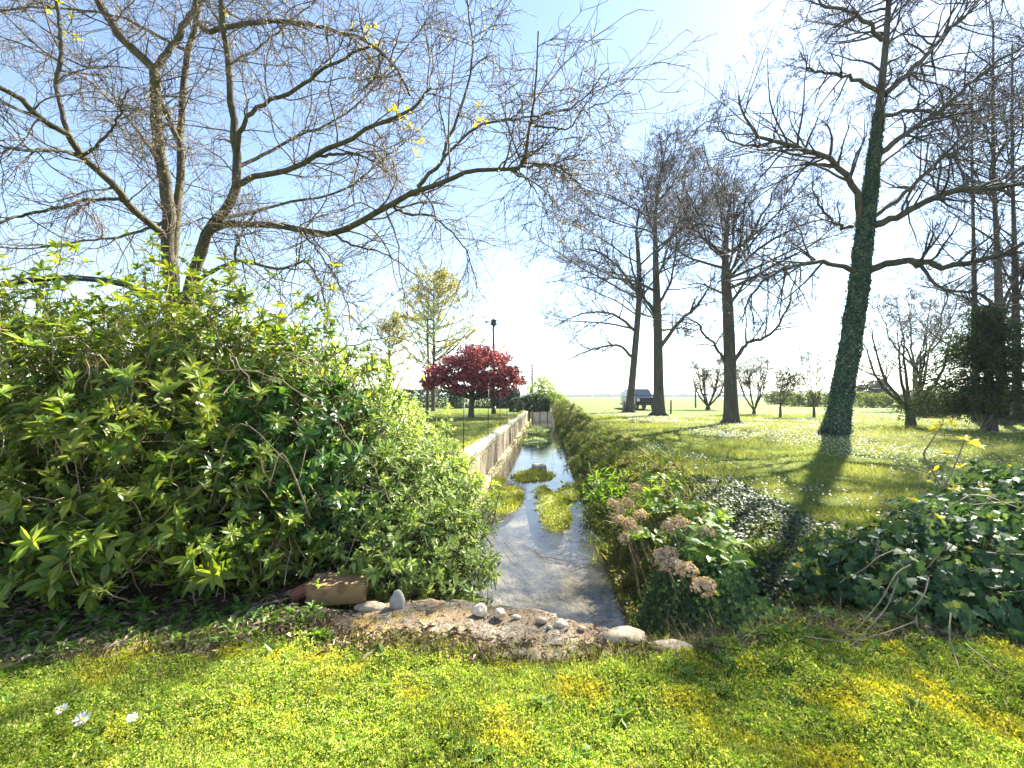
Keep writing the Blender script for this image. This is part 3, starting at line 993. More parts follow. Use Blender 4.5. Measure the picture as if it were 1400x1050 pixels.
# ivy-clad tree
b = PG(1140, 597)
D = b.y
T4, tl4, tr4 = bare_right('ivy_clad_tree', 'large leaning tree with its trunk wrapped in dark ivy', b,
    [(1140, 597), (1158, 500), (1172, 410), (1182, 320), (1192, 240), (1202, 150), (1211, 60), (1215, 0), (1218, -45)], D, .235, .05, 8, 3.6, .42, (4.0, 4, 3, 2), .72, None, tw=.0045, thick=.8,
    extra=[([(1178, 330, D), (1176, 275, D - .05), (1158, 240, D - .3), (1130, 215, D - .6), (1090, 200, D - .9), (1050, 192, D - 1.1), (1022, 165, D - 1.2), (1010, 130, D - 1.3)], .10, .02),
           ([(1060, 192, D - 1.05), (1040, 200, D - 1.3), (1010, 195, D - 1.5), (985, 180, D - 1.6), (965, 165, D - 1.7)], .035, .01),
           ([(1172, 372, D), (1140, 362, D - .3), (1100, 362, D - .8), (1060, 372, D - 1.2), (1030, 400, D - 1.5), (1010, 440, D - 1.7)], .075, .012),
           ([(1165, 310, D), (1140, 305, D - .4), (1120, 280, D - .7), (1110, 250, D - .9)], .05, .012),
           ([(1185, 372, D), (1210, 360, D - .4), (1250, 358, D - 1), (1300, 362, D - 1.6), (1350, 352, D - 2.2), (1400, 335, D - 2.6), (1460, 310, D - 3)], .11, .03),
           ([(1190, 310, D), (1220, 298, D - .4), (1270, 275, D - .9), (1320, 258, D - 1.4), (1400, 250, D - 2), (1470, 240, D - 2.4)], .11, .03),
           ([(1190, 300, D), (1240, 262, D + .5), (1290, 215, D + 1), (1330, 190, D + 1.3), (1400, 150, D + 1.6)], .07, .02),
           ([(1195, 215, D), (1230, 190, D - .2), (1290, 145, D - .5), (1350, 95, D - .8), (1420, 50, D - 1)], .085, .025),
           ([(1208, 130, D), (1240, 100, D + .3), (1290, 50, D + .8), (1340, 0, D + 1.2), (1390, -50, D + 1.5)], .085, .025),
           ([(1203, 125, D), (1170, 110, D - .4), (1140, 100, D - .8), (1110, 95, D - 1.1), (1095, 70, D - 1.2)], .06, .012),
           ([(1245, 358, D - .9), (1260, 368, D - 1.1), (1290, 395, D - 1.4), (1330, 400, D - 1.8), (1380, 425, D - 2.2), (1440, 440, D - 2.5)], .05, .015),
           ([(1206, 55, D), (1170, 20, D - .5), (1120, 5, D - 1), (1090, -30, D - 1.4)], .06, .015),
           ([(1200, 160, D), (1260, 150, D + .7), (1330, 165, D + 1.2), (1400, 145, D + 1.7)], .06, .02)])
# ivy on its trunk
seg = tl4[:19]
sr = tr4[:19]
n = 30000
f = rng.uniform(0, 1, n) ** 1.0 * (len(seg) - 1.001)
i = f.astype(int); wq = (f - i)[:, None]
pp = seg[i] * (1 - wq) + seg[i + 1] * wq
rr = sr[i] * (1 - wq[:, 0]) + sr[i + 1] * wq[:, 0]
an = rng.uniform(0, 6.283, n)
lump = .03 + .035 * (np.sin(an * 3 + f * 2.1) * .5 + .5) * (np.sin(f * 3.3) * .5 + .5)
lump *= np.interp(f, [0, 12, 18], [1.0, 1.1, .5])
outn = np.stack([np.cos(an), np.sin(an), np.full(n, .15)], 1)
pos = pp + outn * (rr + lump * rng.uniform(.2, 1.2, n) + np.where(rng.random(n) < .06, .05, 0))[:, None]
ax = np.stack([np.cos(an) * .4, np.sin(an) * .4, np.full(n, -.8)], 1) + rng.normal(0, .35, (n, 3))
link('ivy', leaves('ivy', leaf_template(1, .15, .1, 'ivy'), pos, ax, outn + rng.normal(0, .3, (n, 3)), rng.uniform(.03, .068, n)), M['ivy_trunk'], T4)

n = 2600
an = rng.uniform(0, 6.283, n)
rr = .27 + np.abs(rng.normal(0, .22, n))
pos = np.stack([tl4[0][0] + np.cos(an) * rr, tl4[0][1] + np.sin(an) * rr, .03 + np.clip(.45 - rr, 0, .3) * rng.uniform(0, 1.3, n)], 1)
link('root_ivy', leaves('root_ivy', leaf_template(1, .15, .1, 'ivy'), pos, rng.normal(0, 1, (n, 3)) * np.array([1, 1, .3]), rng.normal(0, .4, (n, 3)) + np.array([0, 0, 1]), rng.uniform(.03, .065, n)), M['ivy_trunk'], T4)

# cluster of trunks at the far right
for k, (px, py, lean, top, r) in enumerate([(1335, 577, -6, 120, .14), (1372, 580, -14, 30, .19), (1392, 578, -8, 60, .17), (1425, 579, 10, 0, .2)]):
    b = PG(px, py)
    bare_right('bare_tree', ['thin bare tree rising behind the left edge of the dark conifer', 'bare tree rising straight behind the top of the dark conifer',
                             'bare tree at the right photo edge behind the dark conifer', 'bare tree farthest right, mostly outside the photo'][k], b,
               [(px, py), (px + lean * .3, 480), (px + lean * .6, 350), (px + lean, 220), (px + lean, top)], b.y, r, .03, 13, 4.2, .2, (3.6, 4, 3, 2), 1.0, 'bare trees behind the dark conifer', ang=(35, 65), tw=.0055)


# multi-stem shrubs and saplings on the right lawn
def multistem(name, label, px, py, top_py, width_px, nst, r, dens=(7, 5, 4, 0), cat='shrub', leaf=None, fork=.06, tw=.004, nleaf=0, lsize=.06, lean=0, group=None):
    b = PG(px, py)
    d = b.y
    t = thing(name, b, label, cat, group)
    tr = Tubes()
    hh = (542 - top_py) / F * d + H
    st = np.array(b) + np.array([0, 0, -.03])
    f0 = st + np.array([0, 0, hh * fork])
    tr.add(np.array([st, (st + f0) / 2, f0 + [0, 0, .02]]), np.array([r * 1.5, r * 1.2, r]), 9)
    limbs = []
    for k in range(nst):
        an = k * 2.4 + .5
        spread = width_px / F * d * .5 * random.uniform(.35, 1.0)
        e = f0 + np.array([math.cos(an) * spread + lean, math.sin(an) * spread * .8, (hh - f0[2]) * random.uniform(.75, 1.0)])
        m1 = f0 + (e - f0) * .35 + np.array([math.cos(an), math.sin(an), 0]) * spread * .22
        m2 = f0 + (e - f0) * .7 + np.array([math.cos(an), math.sin(an), 0]) * spread * .12
        l = smooth_line([f0, m1, m2, e], 14)
        l[2:] += rng.normal(0, .02 * hh / 4, (12, 3))
        rr = np.linspace(r * .55, tw * 1.5, 14)
        tr.add(l, rr, 6)
        limbs.append((l, rr))
    tr.build('trunk', M['bark_r'], t)
    ends = crown_from(limbs, M['twig_r'], t, hh / 3.5, dens, rmin=tw, tropz=.02)
    if leaf:
        q = ends[rng.integers(0, len(ends), nleaf)] + rng.normal(0, .05, (nleaf, 3))
        link('leaves', leaves('leaves', leaf_template(.45, .2, .1, 'leaf'), q, rng.normal(0, 1, (nleaf, 3)), rng.normal(0, 1, (nleaf, 3)), rng.uniform(.6, 1.2, nleaf) * lsize), leaf, t)
    return t


multistem('bare_shrub', 'many-stemmed bare shrub between the ivy tree and the dark conifer', 1245, 583, 425, 150, 8, .13, (4, 4, 3, 0), tw=.0045, fork=.13)
multistem('bare_shrub', 'V-shaped bare shrub left of the dark-trunked tree', 968, 560, 490, 65, 7, .16, (7, 5, 4, 0), tw=.008)
multistem('bare_shrub', 'pale slim bare shrub just right of the dark-trunked tree', 1031, 566, 480, 62, 7, .09, (7, 5, 4, 0), tw=.006)
multistem('sapling', 'thin bare sapling just left of the ivy trunk', 1113, 571, 470, 50, 5, .05, (6, 5, 4, 0), 'tree', fork=.2, tw=.005)
multistem('leafy_sapling', 'small dark leafy sapling leaning right before the field hedge', 1067, 571, 508, 26, 4, .05, (6, 4, 3, 0), 'tree', M['conifer'], .25, .005, 500, .13, .35)
multistem('bare_tree', 'bare young tree standing behind the many-stemmed shrub', 1252, 560, 395, 120, 6, .16, (7, 6, 4, 2), 'tree', tw=.011, fork=.35)
multistem('bare_tree', 'thin far bare tree seen left of the many-stemmed shrub', 1206, 553, 490, 40, 4, .16, (5, 4, 3, 0), 'tree', tw=.014, fork=.4)


# ------------------------------------------------------------------ leafy masses
def ell_points(ells, n, rlo=.72, rhi=1.04, bumpy=.2, bf=2.2):
    """random points in the outer shell of a union of lumpy ellipsoids; outward directions"""
    vol = np.array([e[3] * e[4] + e[4] * e[5] + e[3] * e[5] for e in ells])
    pick = rng.choice(len(ells), n, p=vol / vol.sum())
    E = np.array(ells)[pick]
    d = nrm(rng.normal(0, 1, (n, 3)))
    lump = np.array([mnoise.noise(Vector(d[i] * bf) + Vector((pick[i] * 7.1, 0, 0))) for i in range(n)])
    k = (rlo + (rhi - rlo) * rng.uniform(0, 1, n) ** .7) * (1 + bumpy * 1.5 * lump)
    pos = E[:, :3] + d * E[:, 3:] * k[:, None]
    nd = nrm(d / E[:, 3:])
    return pos, nd


def shrub(name, label, base, ells, n, nleaf, L, mat, tmpl, th=(35, 85), up=.45, stems=60, shoots=0, cat='shrub', zmin=.08, group=None, rlo=.6, bumpy=.2, stem_mat=None, stem_r=.009):
    t = thing(name, base, label, cat, group)
    pos, nd = ell_points(ells, n, rlo, 1.04, bumpy)
    ok = pos[:, 2] > (zmin if np.isscalar(zmin) else zmin(pos[:, 0], pos[:, 1]))
    pos, nd = pos[ok], nd[ok]
    ax = nd + np.array([0, 0, up]) + rng.normal(0, .3, nd.shape)
    lp, ld, ln = rosettes(pos, ax, nleaf, *th)
    lp = lp + nrm(np.repeat(ax, nleaf, 0)) * rng.uniform(-.06, .02, (len(lp), 1))
    sc = np.repeat(rng.uniform(.5, 1.4, len(pos)), nleaf) * rng.uniform(.7, 1.1, len(lp)) * L
    tb = Tubes()
    # stems run from the base into the mass
    q = rng.choice(len(pos), min(stems, len(pos)), replace=False)
    for i in q:
        e = pos[i]
        s = np.array(base) + np.array([rng.normal(0, .22), rng.normal(0, .15), 0])
        s[:2] += (e[:2] - s[:2]) * .35
        s[2] = max(float(gz(s[0], s[1])), -.2) - .03
        m = (s + e) / 2 + rng.normal(0, .12, 3)
        tb.add(smooth_line([s, m, e], 9), np.linspace(stem_r, stem_r * .35, 9), 5)
    # short twigs carrying the shoots
    a, ra = grow(pos, -nrm(ax) + rng.normal(0, .3, ax.shape), rng.uniform(.12, .3, len(pos)), np.full(len(pos), .002), np.full(len(pos), .0035), 4, .2, 0)
    tb.add(a, ra, 3)
    if shoots:
        top = np.argsort(-pos[:, 2] + rng.uniform(0, .8, len(pos)))[:shoots]
        sd = np.array([0, 0, 1.0]) + rng.normal(0, .45, (shoots, 3)) + nd[top] * .5
        a, ra = grow(pos[top], sd, rng.uniform(.15, .5, shoots), np.full(shoots, .004), np.full(shoots, .002), 6, .12, 0)
        tb.add(a, ra, 4)
        sp, sx, sn = rosettes(a[:, -1], a[:, -1] - a[:, -2], nleaf, *th)
        sp2, sx2, sn2 = rosettes(a[:, 3], a[:, 3] - a[:, 2], 4, 50, 85)
        lp = np.vstack([lp, sp, sp2]); ld = np.vstack([ld, sx, sx2]); ln = np.vstack([ln, sn, sn2])
        sc = np.concatenate([sc, rng.uniform(.6, 1, len(sp)) * L, rng.uniform(.6, 1, len(sp2)) * L])
    link('foliage', leaves('foliage', tmpl, lp, ld, ln, sc), mat, t)
    tb.build('stems', stem_mat or M['stem'], t)
    return t


LEAF = leaf_template(.36, .22, .07)
shrub('laurel_shrub', 'big glossy laurel shrub filling the left bank under the bare tree', (-2.9, 3.1, 0),
      [(-3.5, 3.1, 1.0, 1.3, .8, .85), (-2.45, 3.05, .95, 1.0, .75, .8), (-2.1, 3.5, 1.2, .9, .7, .62), (-4.4, 3.6, 1.0, 1.4, .9, .95), (-2.6, 2.5, .58, .75, .45, .5), (-1.75, 2.6, .42, .5, .35, .38), (-3.4, 2.6, .5, .6, .5, .45), (-2.3, 2.35, .27, .8, .3, .26), (-1.5, 2.5, .22, .4, .25, .24)],
      4900, 9, .08, M['laurel'], LEAF, up=.5, stems=160, shoots=130, zmin=.1, bumpy=.34, rlo=.5)
shrub('broadleaf_shrub', 'dark green broad-leaved shrub behind the brown stone block', (-1.35, 3.0, 0),
      [(-1.3, 2.95, .38, .55, .42, .42), (-1.65, 3.15, .75, .7, .55, .55)], 950, 8, .085, M['dark_leaf'], leaf_template(.4, .25, .06), up=.3, stems=60, shoots=10, zmin=.03)
shrub('pale_shrub', 'pale small-leaved shrub hanging over the stream edge', (-1.2, 3.3, 0),
      [(-.85, 3.2, .12, .7, .72, .8), (-.60, 2.85, -.08, .50, .5, .55), (-1.35, 3.6, .55, .7, .7, .62), (-.92, 4.3, .05, .62, .8, .62)], 5600, 9, .052, M['pale_leaf'], leaf_template(.36, .2, .08), up=.35, stems=110, shoots=60,
      zmin=lambda x, y: np.where(y < 2.45, .05, -.62), bumpy=.2, rlo=.6, stem_mat=M['bark_r'])
shrub('pale_shrub', 'taller pale shrub behind the hanging one, beside the wall coping', (-1.9, 5.0, 0),
      [(-1.75, 4.9, .55, .9, .9, .78), (-2.5, 4.8, .8, .9, .8, .8), (-1.2, 5.2, .2, .65, .7, .55), (-1.1, 6.1, -.1, .5, 1.2, .5)], 4300, 9, .054, M['pale_leaf'], leaf_template(.36, .2, .08), up=.45, stems=80, shoots=140, zmin=-.5, rlo=.55, stem_mat=M['bark_r'])
shrub('spring_shrub', 'yellow-green leafy shrub against the bare tree trunk', (-3.4, 4.7, 0),
      [(-3.4, 4.5, 1.5, .8, .6, .75), (-2.4, 4.6, 1.25, .7, .6, .65)], 750, 8, .075, M['bright_leaf'], leaf_template(.4, .2, .06), up=.8, stems=50, shoots=60, zmin=.1)


# big fresh shoots standing out of the laurel's face
o = bpy.data.objects['laurel_shrub']
q, qn = ell_points([(-3.4, 2.9, .9, 1.3, .85, .9), (-2.4, 2.7, .8, .95, .75, .8), (-1.8, 2.6, .42, .55, .4, .4), (-2.9, 2.45, .5, 1.0, .5, .5)], 330, .98, 1.1, .3)
keep = (q[:, 2] > .14) & (qn[:, 1] < .4)
q, qn = q[keep], qn[keep]
qa = qn * .7 + np.array([.1, -.1, .7]) + rng.normal(0, .25, q.shape)
lp, ld, ln = rosettes(q, qa, 9, 30, 88)
link('fresh_shoots', leaves('fresh_shoots', leaf_template(.34, .28, .07), lp, ld, ln, np.repeat(rng.uniform(.05, .10, len(q)), 9) * rng.uniform(.75, 1.1, len(lp))), M['bright_leaf'], o)


# bare arching stems through and under the laurel
def canes():
    tb = Tubes()
    t = thing('dead_canes', (-2.0, 2.4, 0), 'tangle of bare arching canes drooping from the laurel over dark soil', 'dead branches')
    for k in range(34):
        x = random.uniform(-3.2, -1.0)
        y = random.uniform(2.15, 2.75)
        s = np.array([x, y + .3, random.uniform(.0, .5)])
        e = s + np.array([random.uniform(-.7, .7), random.uniform(-.45, -.05), random.uniform(-.25, .35)])
        e[2] = max(e[2], .02)
        m = (s + e) / 2 + np.array([random.uniform(-.1, .1), random.uniform(-.15, .05), random.uniform(.05, .35)])
        tb.add(smooth_line([s, m, e], 12), np.linspace(random.uniform(.003, .006), .0015, 12), 5)
    tb.build('canes', M['stem'], t)


canes()

# long bare stems arching over the leafy surface
tb = Tubes()
for k in range(60):
    a = rng.uniform(0, 1)
    s = np.array([-3.6 + 2.6 * a, 2.6 + rng.uniform(-.1, .5), rng.uniform(.3, 1.4)])
    e = s + np.array([rng.uniform(-.6, .7), rng.uniform(-.35, .0), rng.uniform(-.3, .55)])
    m = (s + e) / 2 + np.array([0, -.1, rng.uniform(.05, .2)])
    l = smooth_line([s, m, e], 12)
    l[1:] += rng.normal(0, .008, (11, 3))
    tb.add(l, np.linspace(.0045, .0018, 12), 5)
o = bpy.data.objects['laurel_shrub']
tb.build('bare_stems', M['stem'], o)

# black hose arching over the shrub
l = smooth_line([list(P(-60, 400, 3.3)), list(P(20, 386, 3.35)), list(P(90, 380, 3.4)), list(P(150, 385, 3.4)), list(P(195, 398, 3.45)), list(P(225, 425, 3.5)), list(P(240, 520, 3.6))], 40)
tb = Tubes(); tb.add(l, np.full(40, .022), 10)
tag(tb.build('black_hose', M['black']), 'black plastic hose arching over the top of the laurel', 'hose')


# ------------------------------------------------------------------ right bank: undergrowth, hydrangea, ivy
def bank_cover():
    n = 85000
    y = HEAD + 33 * rng.uniform(0, 1, n) ** 2.1
    u = rng.uniform(.70, 2.02, n)
    x = u + SL * y
    z = gz(x, np.maximum(y, HEAD + .05))
    z = np.maximum(z, WZ - .02)
    thick = .04 + .11 * np.clip(1 - np.abs(u - 1.0) / .9, 0, 1)
    nv = np.array([mnoise.noise(Vector((x[i] * 1.6, y[i] * 1.6, 0))) for i in range(n)])
    nv = nv + .6 * np.array([mnoise.noise(Vector((x[i] * 4.5, y[i] * 4.5, 6))) for i in range(n)])
    h = thick * rng.uniform(0, 1, n) * np.clip(1 + 2.0 * nv, .1, 3)
    h += np.where((y > 14) & (u < 1.1), .18 * rng.uniform(0, 1, n), 0)
    pos = np.stack([x, y, z + h], 1)
    ax = np.stack([rng.normal(-.4, .6, n), rng.normal(-.2, .6, n), rng.normal(.35, .5, n)], 1)
    sc = rng.uniform(.03, .075, n) * np.interp(y, [2, 10, 40], [.8, 1.5, 3])
    me = leaves('bank_undergrowth', leaf_template(.42, .25, .1, 'small'), pos, ax, rng.normal(0, .6, (n, 3)) + np.array([-.3, -.3, 1]), sc)
    tag(link('bank_undergrowth', me, M['bank']), 'mixed weeds and dead leaves covering the right bank', 'undergrowth', kind='stuff')
    # taller rough weeds breaking the edge of the far bank
    k = 420
    y = 5 + 30 * rng.uniform(0, 1, k) ** 1.5
    u = rng.choice([.85, 1.1, 1.5, 1.9], k) + rng.normal(0, .15, k)
    x = u + SL * y
    q = np.stack([x, y, np.maximum(gz(x, y), WZ)], 1)
    lp, ld, ln = rosettes(q, rng.normal(0, .3, (k, 3)) + np.array([-.2, 0, 1]), 16, 5, 60)
    L = np.repeat(rng.uniform(.12, .42, k), 16) * rng.uniform(.5, 1.1, len(lp))
    me = leaves('bank_weeds', leaf_template(1, .35, 0, 'blade'), lp + rng.normal(0, .04, lp.shape), ld, ln, L, .012 * np.interp(np.repeat(y, 16), [5, 35], [1, 3]))
    tag(link('bank_weeds', me, M['bank']), 'rough tufts of taller weeds along the right bank', 'weeds', kind='stuff')
    # dark trailing ivy on the near bank slope
    n = 22000
    y = rng.uniform(2.2, 5.6, n)
    u = rng.uniform(.78, 2.3, n)
    x = u + SL * y
    keep = (np.abs(u - 1.5 - .1 * (y - 3)) < rng.uniform(.3, .9, n))
    x, y = x[keep], y[keep]
    n = len(x)
    z = gz(x, np.maximum(y, HEAD + .05))
    pos = np.stack([x, y, np.maximum(z, WZ) + rng.uniform(.01, .10, n)], 1)
    ax = np.stack([rng.normal(-.3, .6, n), rng.normal(-.5, .6, n), rng.normal(-.25, .3, n)], 1)
    me = leaves('trailing_ivy', leaf_template(1, .12, .1, 'ivy'), pos, ax, rng.normal(0, .35, (n, 3)) + np.array([-.3, -.4, 1]), rng.uniform(.018, .036, n))
    tag(link('trailing_ivy', me, M['ivy_bank']), 'dark carpet of trailing ivy on the slope beside the hydrangea', 'ivy', kind='stuff')
    # small-leaved ivy curtain falling from the bank to the water at the slab
    n = 13000
    y = rng.uniform(2.08, 3.6, n)
    k = rng.uniform(0, 1, n)
    u = .62 + .45 * k + rng.normal(0, .05, n) + .05 * (y - 2.2)
    x = u + SL * y
    z = WZ + (0.95 * k ** .8) + rng.normal(0, .03, n)
    pos = np.stack([x, y, z], 1)
    ax = np.stack([rng.normal(-.3, .4, n), rng.normal(-.3, .4, n), rng.normal(-.7, .3, n)], 1)
    me = leaves('hanging_ivy', leaf_template(1, .15, .1, 'ivy'), pos, ax, np.stack([np.full(n, -.8), np.full(n, -.5), np.full(n, .35)], 1) + rng.normal(0, .3, (n, 3)), rng.uniform(.016, .032, n))
    tag(link('hanging_ivy', me, M['ivy']), 'small-leaved ivy curtain falling from the right bank to the water', 'ivy', kind='stuff')


bank_cover()


def hydrangea():
    c = Vector((1.35, 3.9, -.35))
    t = thing('hydrangea', c, 'hydrangea with dried brown flower heads leaning over the water', 'hydrangea')
    pts = [(838, 690, 4.6), (848, 700, 4.5), (858, 688, 4.7), (846, 712, 4.3), (860, 716, 4.2), (855, 738, 3.9), (868, 668, 5.0), (915, 722, 3.3), (929, 716, 3.3), (969, 731, 2.95), (908, 770, 2.85), (916, 758, 2.9), (922, 775, 2.8), (905, 760, 2.95),
           (940, 780, 2.62), (962, 803, 2.45), (865, 725, 4.1), (876, 705, 4.3)]
    tb = Tubes()
    heads = []
    for k, q in enumerate(pts):
        h = P(*q)
        R = random.uniform(.055, .08) if q[1] > 690 else .07
        n = 150
        d = nrm(rng.normal(0, 1, (n, 3)))
        d[:, 2] = np.where(d[:, 2] < -.5, -d[:, 2], d[:, 2])
        lump = 1 + .15 * np.sin(d[:, 0] * 7 + k) * np.sin(d[:, 1] * 8)
        pos = np.array(h) + d * np.array([1, 1, .8]) * (R * rng.uniform(.72, 1.0, n) * lump)[:, None]
        ax = nrm(np.cross(d, rng.normal(0, 1, (n, 3)))) + d * .35
        me = leaves('flower_head', leaf_template(.9, .35, .15, 'leaf'), pos, ax, d + rng.normal(0, .3, (n, 3)), rng.uniform(.016, .026, n))
        link('flower_head', me, M['petal_dry'], t)
        s = np.array([h.x + .25, h.y + .1, max(float(gz(h.x + .25, h.y)), -.7)])
        m = (s + np.array(h)) / 2 + np.array([-.02, 0, .12])
        tb.add(smooth_line([s, m, list(h)], 10), np.linspace(.006, .0035, 10), 5)
    cl = [(900, 675, 4.8), (930, 690, 4.4), (985, 745, 2.9), (970, 755, 2.85), (995, 760, 2.85), (980, 730, 2.95), (955, 720, 3.7), (940, 735, 3.6), (875, 735, 3.9), (1000, 740, 3.5), (920, 660, 5.0), (895, 695, 4.5), (985, 715, 3.8), (960, 690, 4.2), (885, 655, 5.2)]
    pos = np.array([list(P(*q)) for q in cl for _ in range(9)]) + rng.normal(0, .07, (9 * len(cl), 3)) * np.array([1, 1, .5])
    lp, ld, ln = rosettes(pos, rng.normal(0, .35, (len(pos), 3)) + np.array([-.1, -.2, 1]), 4, 55, 88)
    link('foliage', leaves('foliage', leaf_template(.62, .25, .08), lp, ld, ln, rng.uniform(.05, .10, len(lp))), M['hydrangea'], t)
    for q in pos[::3]:
        s = np.array([q[0] + .1, q[1] + .05, max(float(gz(q[0] + .1, q[1])), -.7)])
        tb.add(smooth_line([s, (s + q) / 2 + [0, 0, .03], q], 7), np.linspace(.005, .003, 7), 5)
    tb.build('stems', M['stem'], t)


hydrangea()
# bright clump of grassy weed by the waterline
c = P(836, 665, 7.0)
n = 500
t = thing('weed_clump', (c.x, c.y, -.75), 'bright green leafy weed clump at the waterline above the hydrangea', 'weed')
pos = np.array([c.x, c.y, -.5]) + rng.normal(0, 1, (n, 3)) * np.array([.2, .3, .16])
link('leaves', leaves('leaves', leaf_template(.3, .4, .1), pos, rng.normal(0, .6, (n, 3)) + np.array([0, 0, .6]), rng.normal(0, 1, (n, 3)) + np.array([0, 0, 1]), rng.uniform(.09, .17, n)), M['weed'], t)
tb = Tubes()
for q in pos[::4]:
    tb.add(smooth_line([[c.x + .1 + random.uniform(-.05, .05), c.y + random.uniform(-.05, .05), -.85], (q + np.array([c.x + .1, c.y, -.85])) / 2 + [0, 0, .05], q], 6), np.linspace(.006, .003, 6), 4)
tb.build('stems', M['stem'], t)


def ivy_mound():
    base = Vector((2.7, 2.7, 0))
    t = thing('ivy_mound', base, 'large dark ivy mound at the lower right with bare trailing stems', 'ivy')
    ells = [(2.3, 2.5, .02, .58, .5, .3), (2.85, 2.55, .08, .75, .6, .38), (3.3, 2.9, .07, .7, .6, .38), (3.95, 3.0, .15, .9, .8, .44), (1.98, 2.62, -.06, .4, .38, .2)]
    pos, nd = ell_points(ells, 14000, .8, 1.05, .16, 2.6)
    ok = pos[:, 2] > 0.02
    pos, nd = pos[ok], nd[ok]
    n = len(pos)
    ax = np.stack([nd[:, 0] * .5, nd[:, 1] * .5, np.full(n, -.55)], 1) + rng.normal(0, .35, (n, 3))
    nn = nd + np.array([0, -.1, .5]) + rng.normal(0, .25, (n, 3))
    sc = rng.uniform(.03, .07, n)
    link('foliage', leaves('foliage', leaf_template(1, .12, .09, 'ivy'), pos, ax, nn, sc), M['ivy'], t)
    # young yellow-green tips
    q = pos[(nd[:, 2] > .5)]
    q = q[rng.choice(len(q), 34, replace=False)] + np.array([0, 0, .03])
    lp, ld, ln = rosettes(q, np.tile([[0, -.2, 1.0]], (len(q), 1)), 4, 40, 80)
    link('young_leaves', leaves('young_leaves', leaf_template(1, .1, .08, 'ivy'), lp, ld, ln, rng.uniform(.025, .045, len(lp))), M['yellow_leaf'], t)
    tb = Tubes()
    tr = [[(1245, 772, 2.05), (1225, 785, 2.0), (1205, 820, 1.95), (1180, 850, 1.93), (1155, 875, 1.92)],
          [(1228, 790, 2.0), (1215, 825, 1.95), (1200, 845, 1.92), (1175, 872, 1.9), (1160, 885, 1.88)],
          [(1222, 752, 2.1), (1200, 762, 2.05), (1185, 775, 2.05), (1165, 788, 2.1)],
          [(1300, 838, 1.8), (1298, 865, 1.75), (1303, 890, 1.72), (1312, 915, 1.66)],
          [(1100, 870, 1.95), (1150, 876, 1.92), (1200, 868, 1.9), (1250, 850, 1.95)],
          [(1270, 790, 2.0), (1262, 815, 1.95), (1240, 840, 1.95)], [(1320, 880, 1.72), (1350, 905, 1.62), (1378, 930, 1.56)]]
    for s in tr:
        tb.add(smooth_line([list(P(*q)) for q in s], 14), np.linspace(.003, .0016, 14), 6)
    for k in range(60):
        e = pos[random.randrange(n)]
        s = e + rng.normal(0, .18, 3)
        s[2] = max(s[2], .02)
        tb.add(smooth_line([s, (s + e) / 2 + rng.normal(0, .05, 3), e * np.array([1, 1, 1.0])], 8), np.linspace(.004, .002, 8), 4)
    # dark woody heart of the mound
    for k in range(160):
        e = pos[random.randrange(n)]
        s = np.array([random.uniform(2.1, 3.8), random.uniform(2.5, 3.0), 0])
        tb.add(smooth_line([s, (s + e) / 2 + rng.normal(0, .08, 3), e], 8), np.linspace(.008, .003, 8), 4)
    tb.build('stems', M['dry_stem'], t)


ivy_mound()


def rose_sapling():
    b = P(1288, 668, 2.75)
    b.z = .35
    t = thing('young_shoot', b, 'two-stemmed young shoot with yellow leaves rising from the ivy mound', 'sapling')
    tb = Tubes()
    A = [(1288, 668, 2.75), (1273, 640, 2.74), (1263, 622, 2.72), (1272, 605, 2.7), (1285, 585, 2.7), (1290, 575, 2.7)]
    B = [(1288, 668, 2.75), (1300, 648, 2.75), (1310, 625, 2.76), (1316, 608, 2.76), (1318, 600, 2.76)]
    for s in (A, B):
        tb.add(smooth_line([list(P(*q)) for q in s], 16), np.linspace(.007, .003, 16), 6)
    tb.build('stems', M['stem'], t)
    cl = [(1285, 580, 2.7), (1300, 580, 2.7), (1278, 588, 2.7), (1328, 605, 2.76), (1335, 610, 2.76), (1298, 622, 2.72), (1280, 643, 2.74), (1312, 640, 2.75), (1305, 668, 2.75), (1318, 600, 2.76)]
    pos = np.array([list(P(*q)) for q in cl])
    lp, ld, ln = rosettes(pos, rng.normal(0, .4, (len(pos), 3)) + np.array([0, 0, .8]), 6, 35, 85)
    link('leaves', leaves('leaves', leaf_template(.5, .2, .08), lp, ld, ln, rng.uniform(.03, .055, len(lp))), M['yellow_leaf'], t)


rose_sapling()


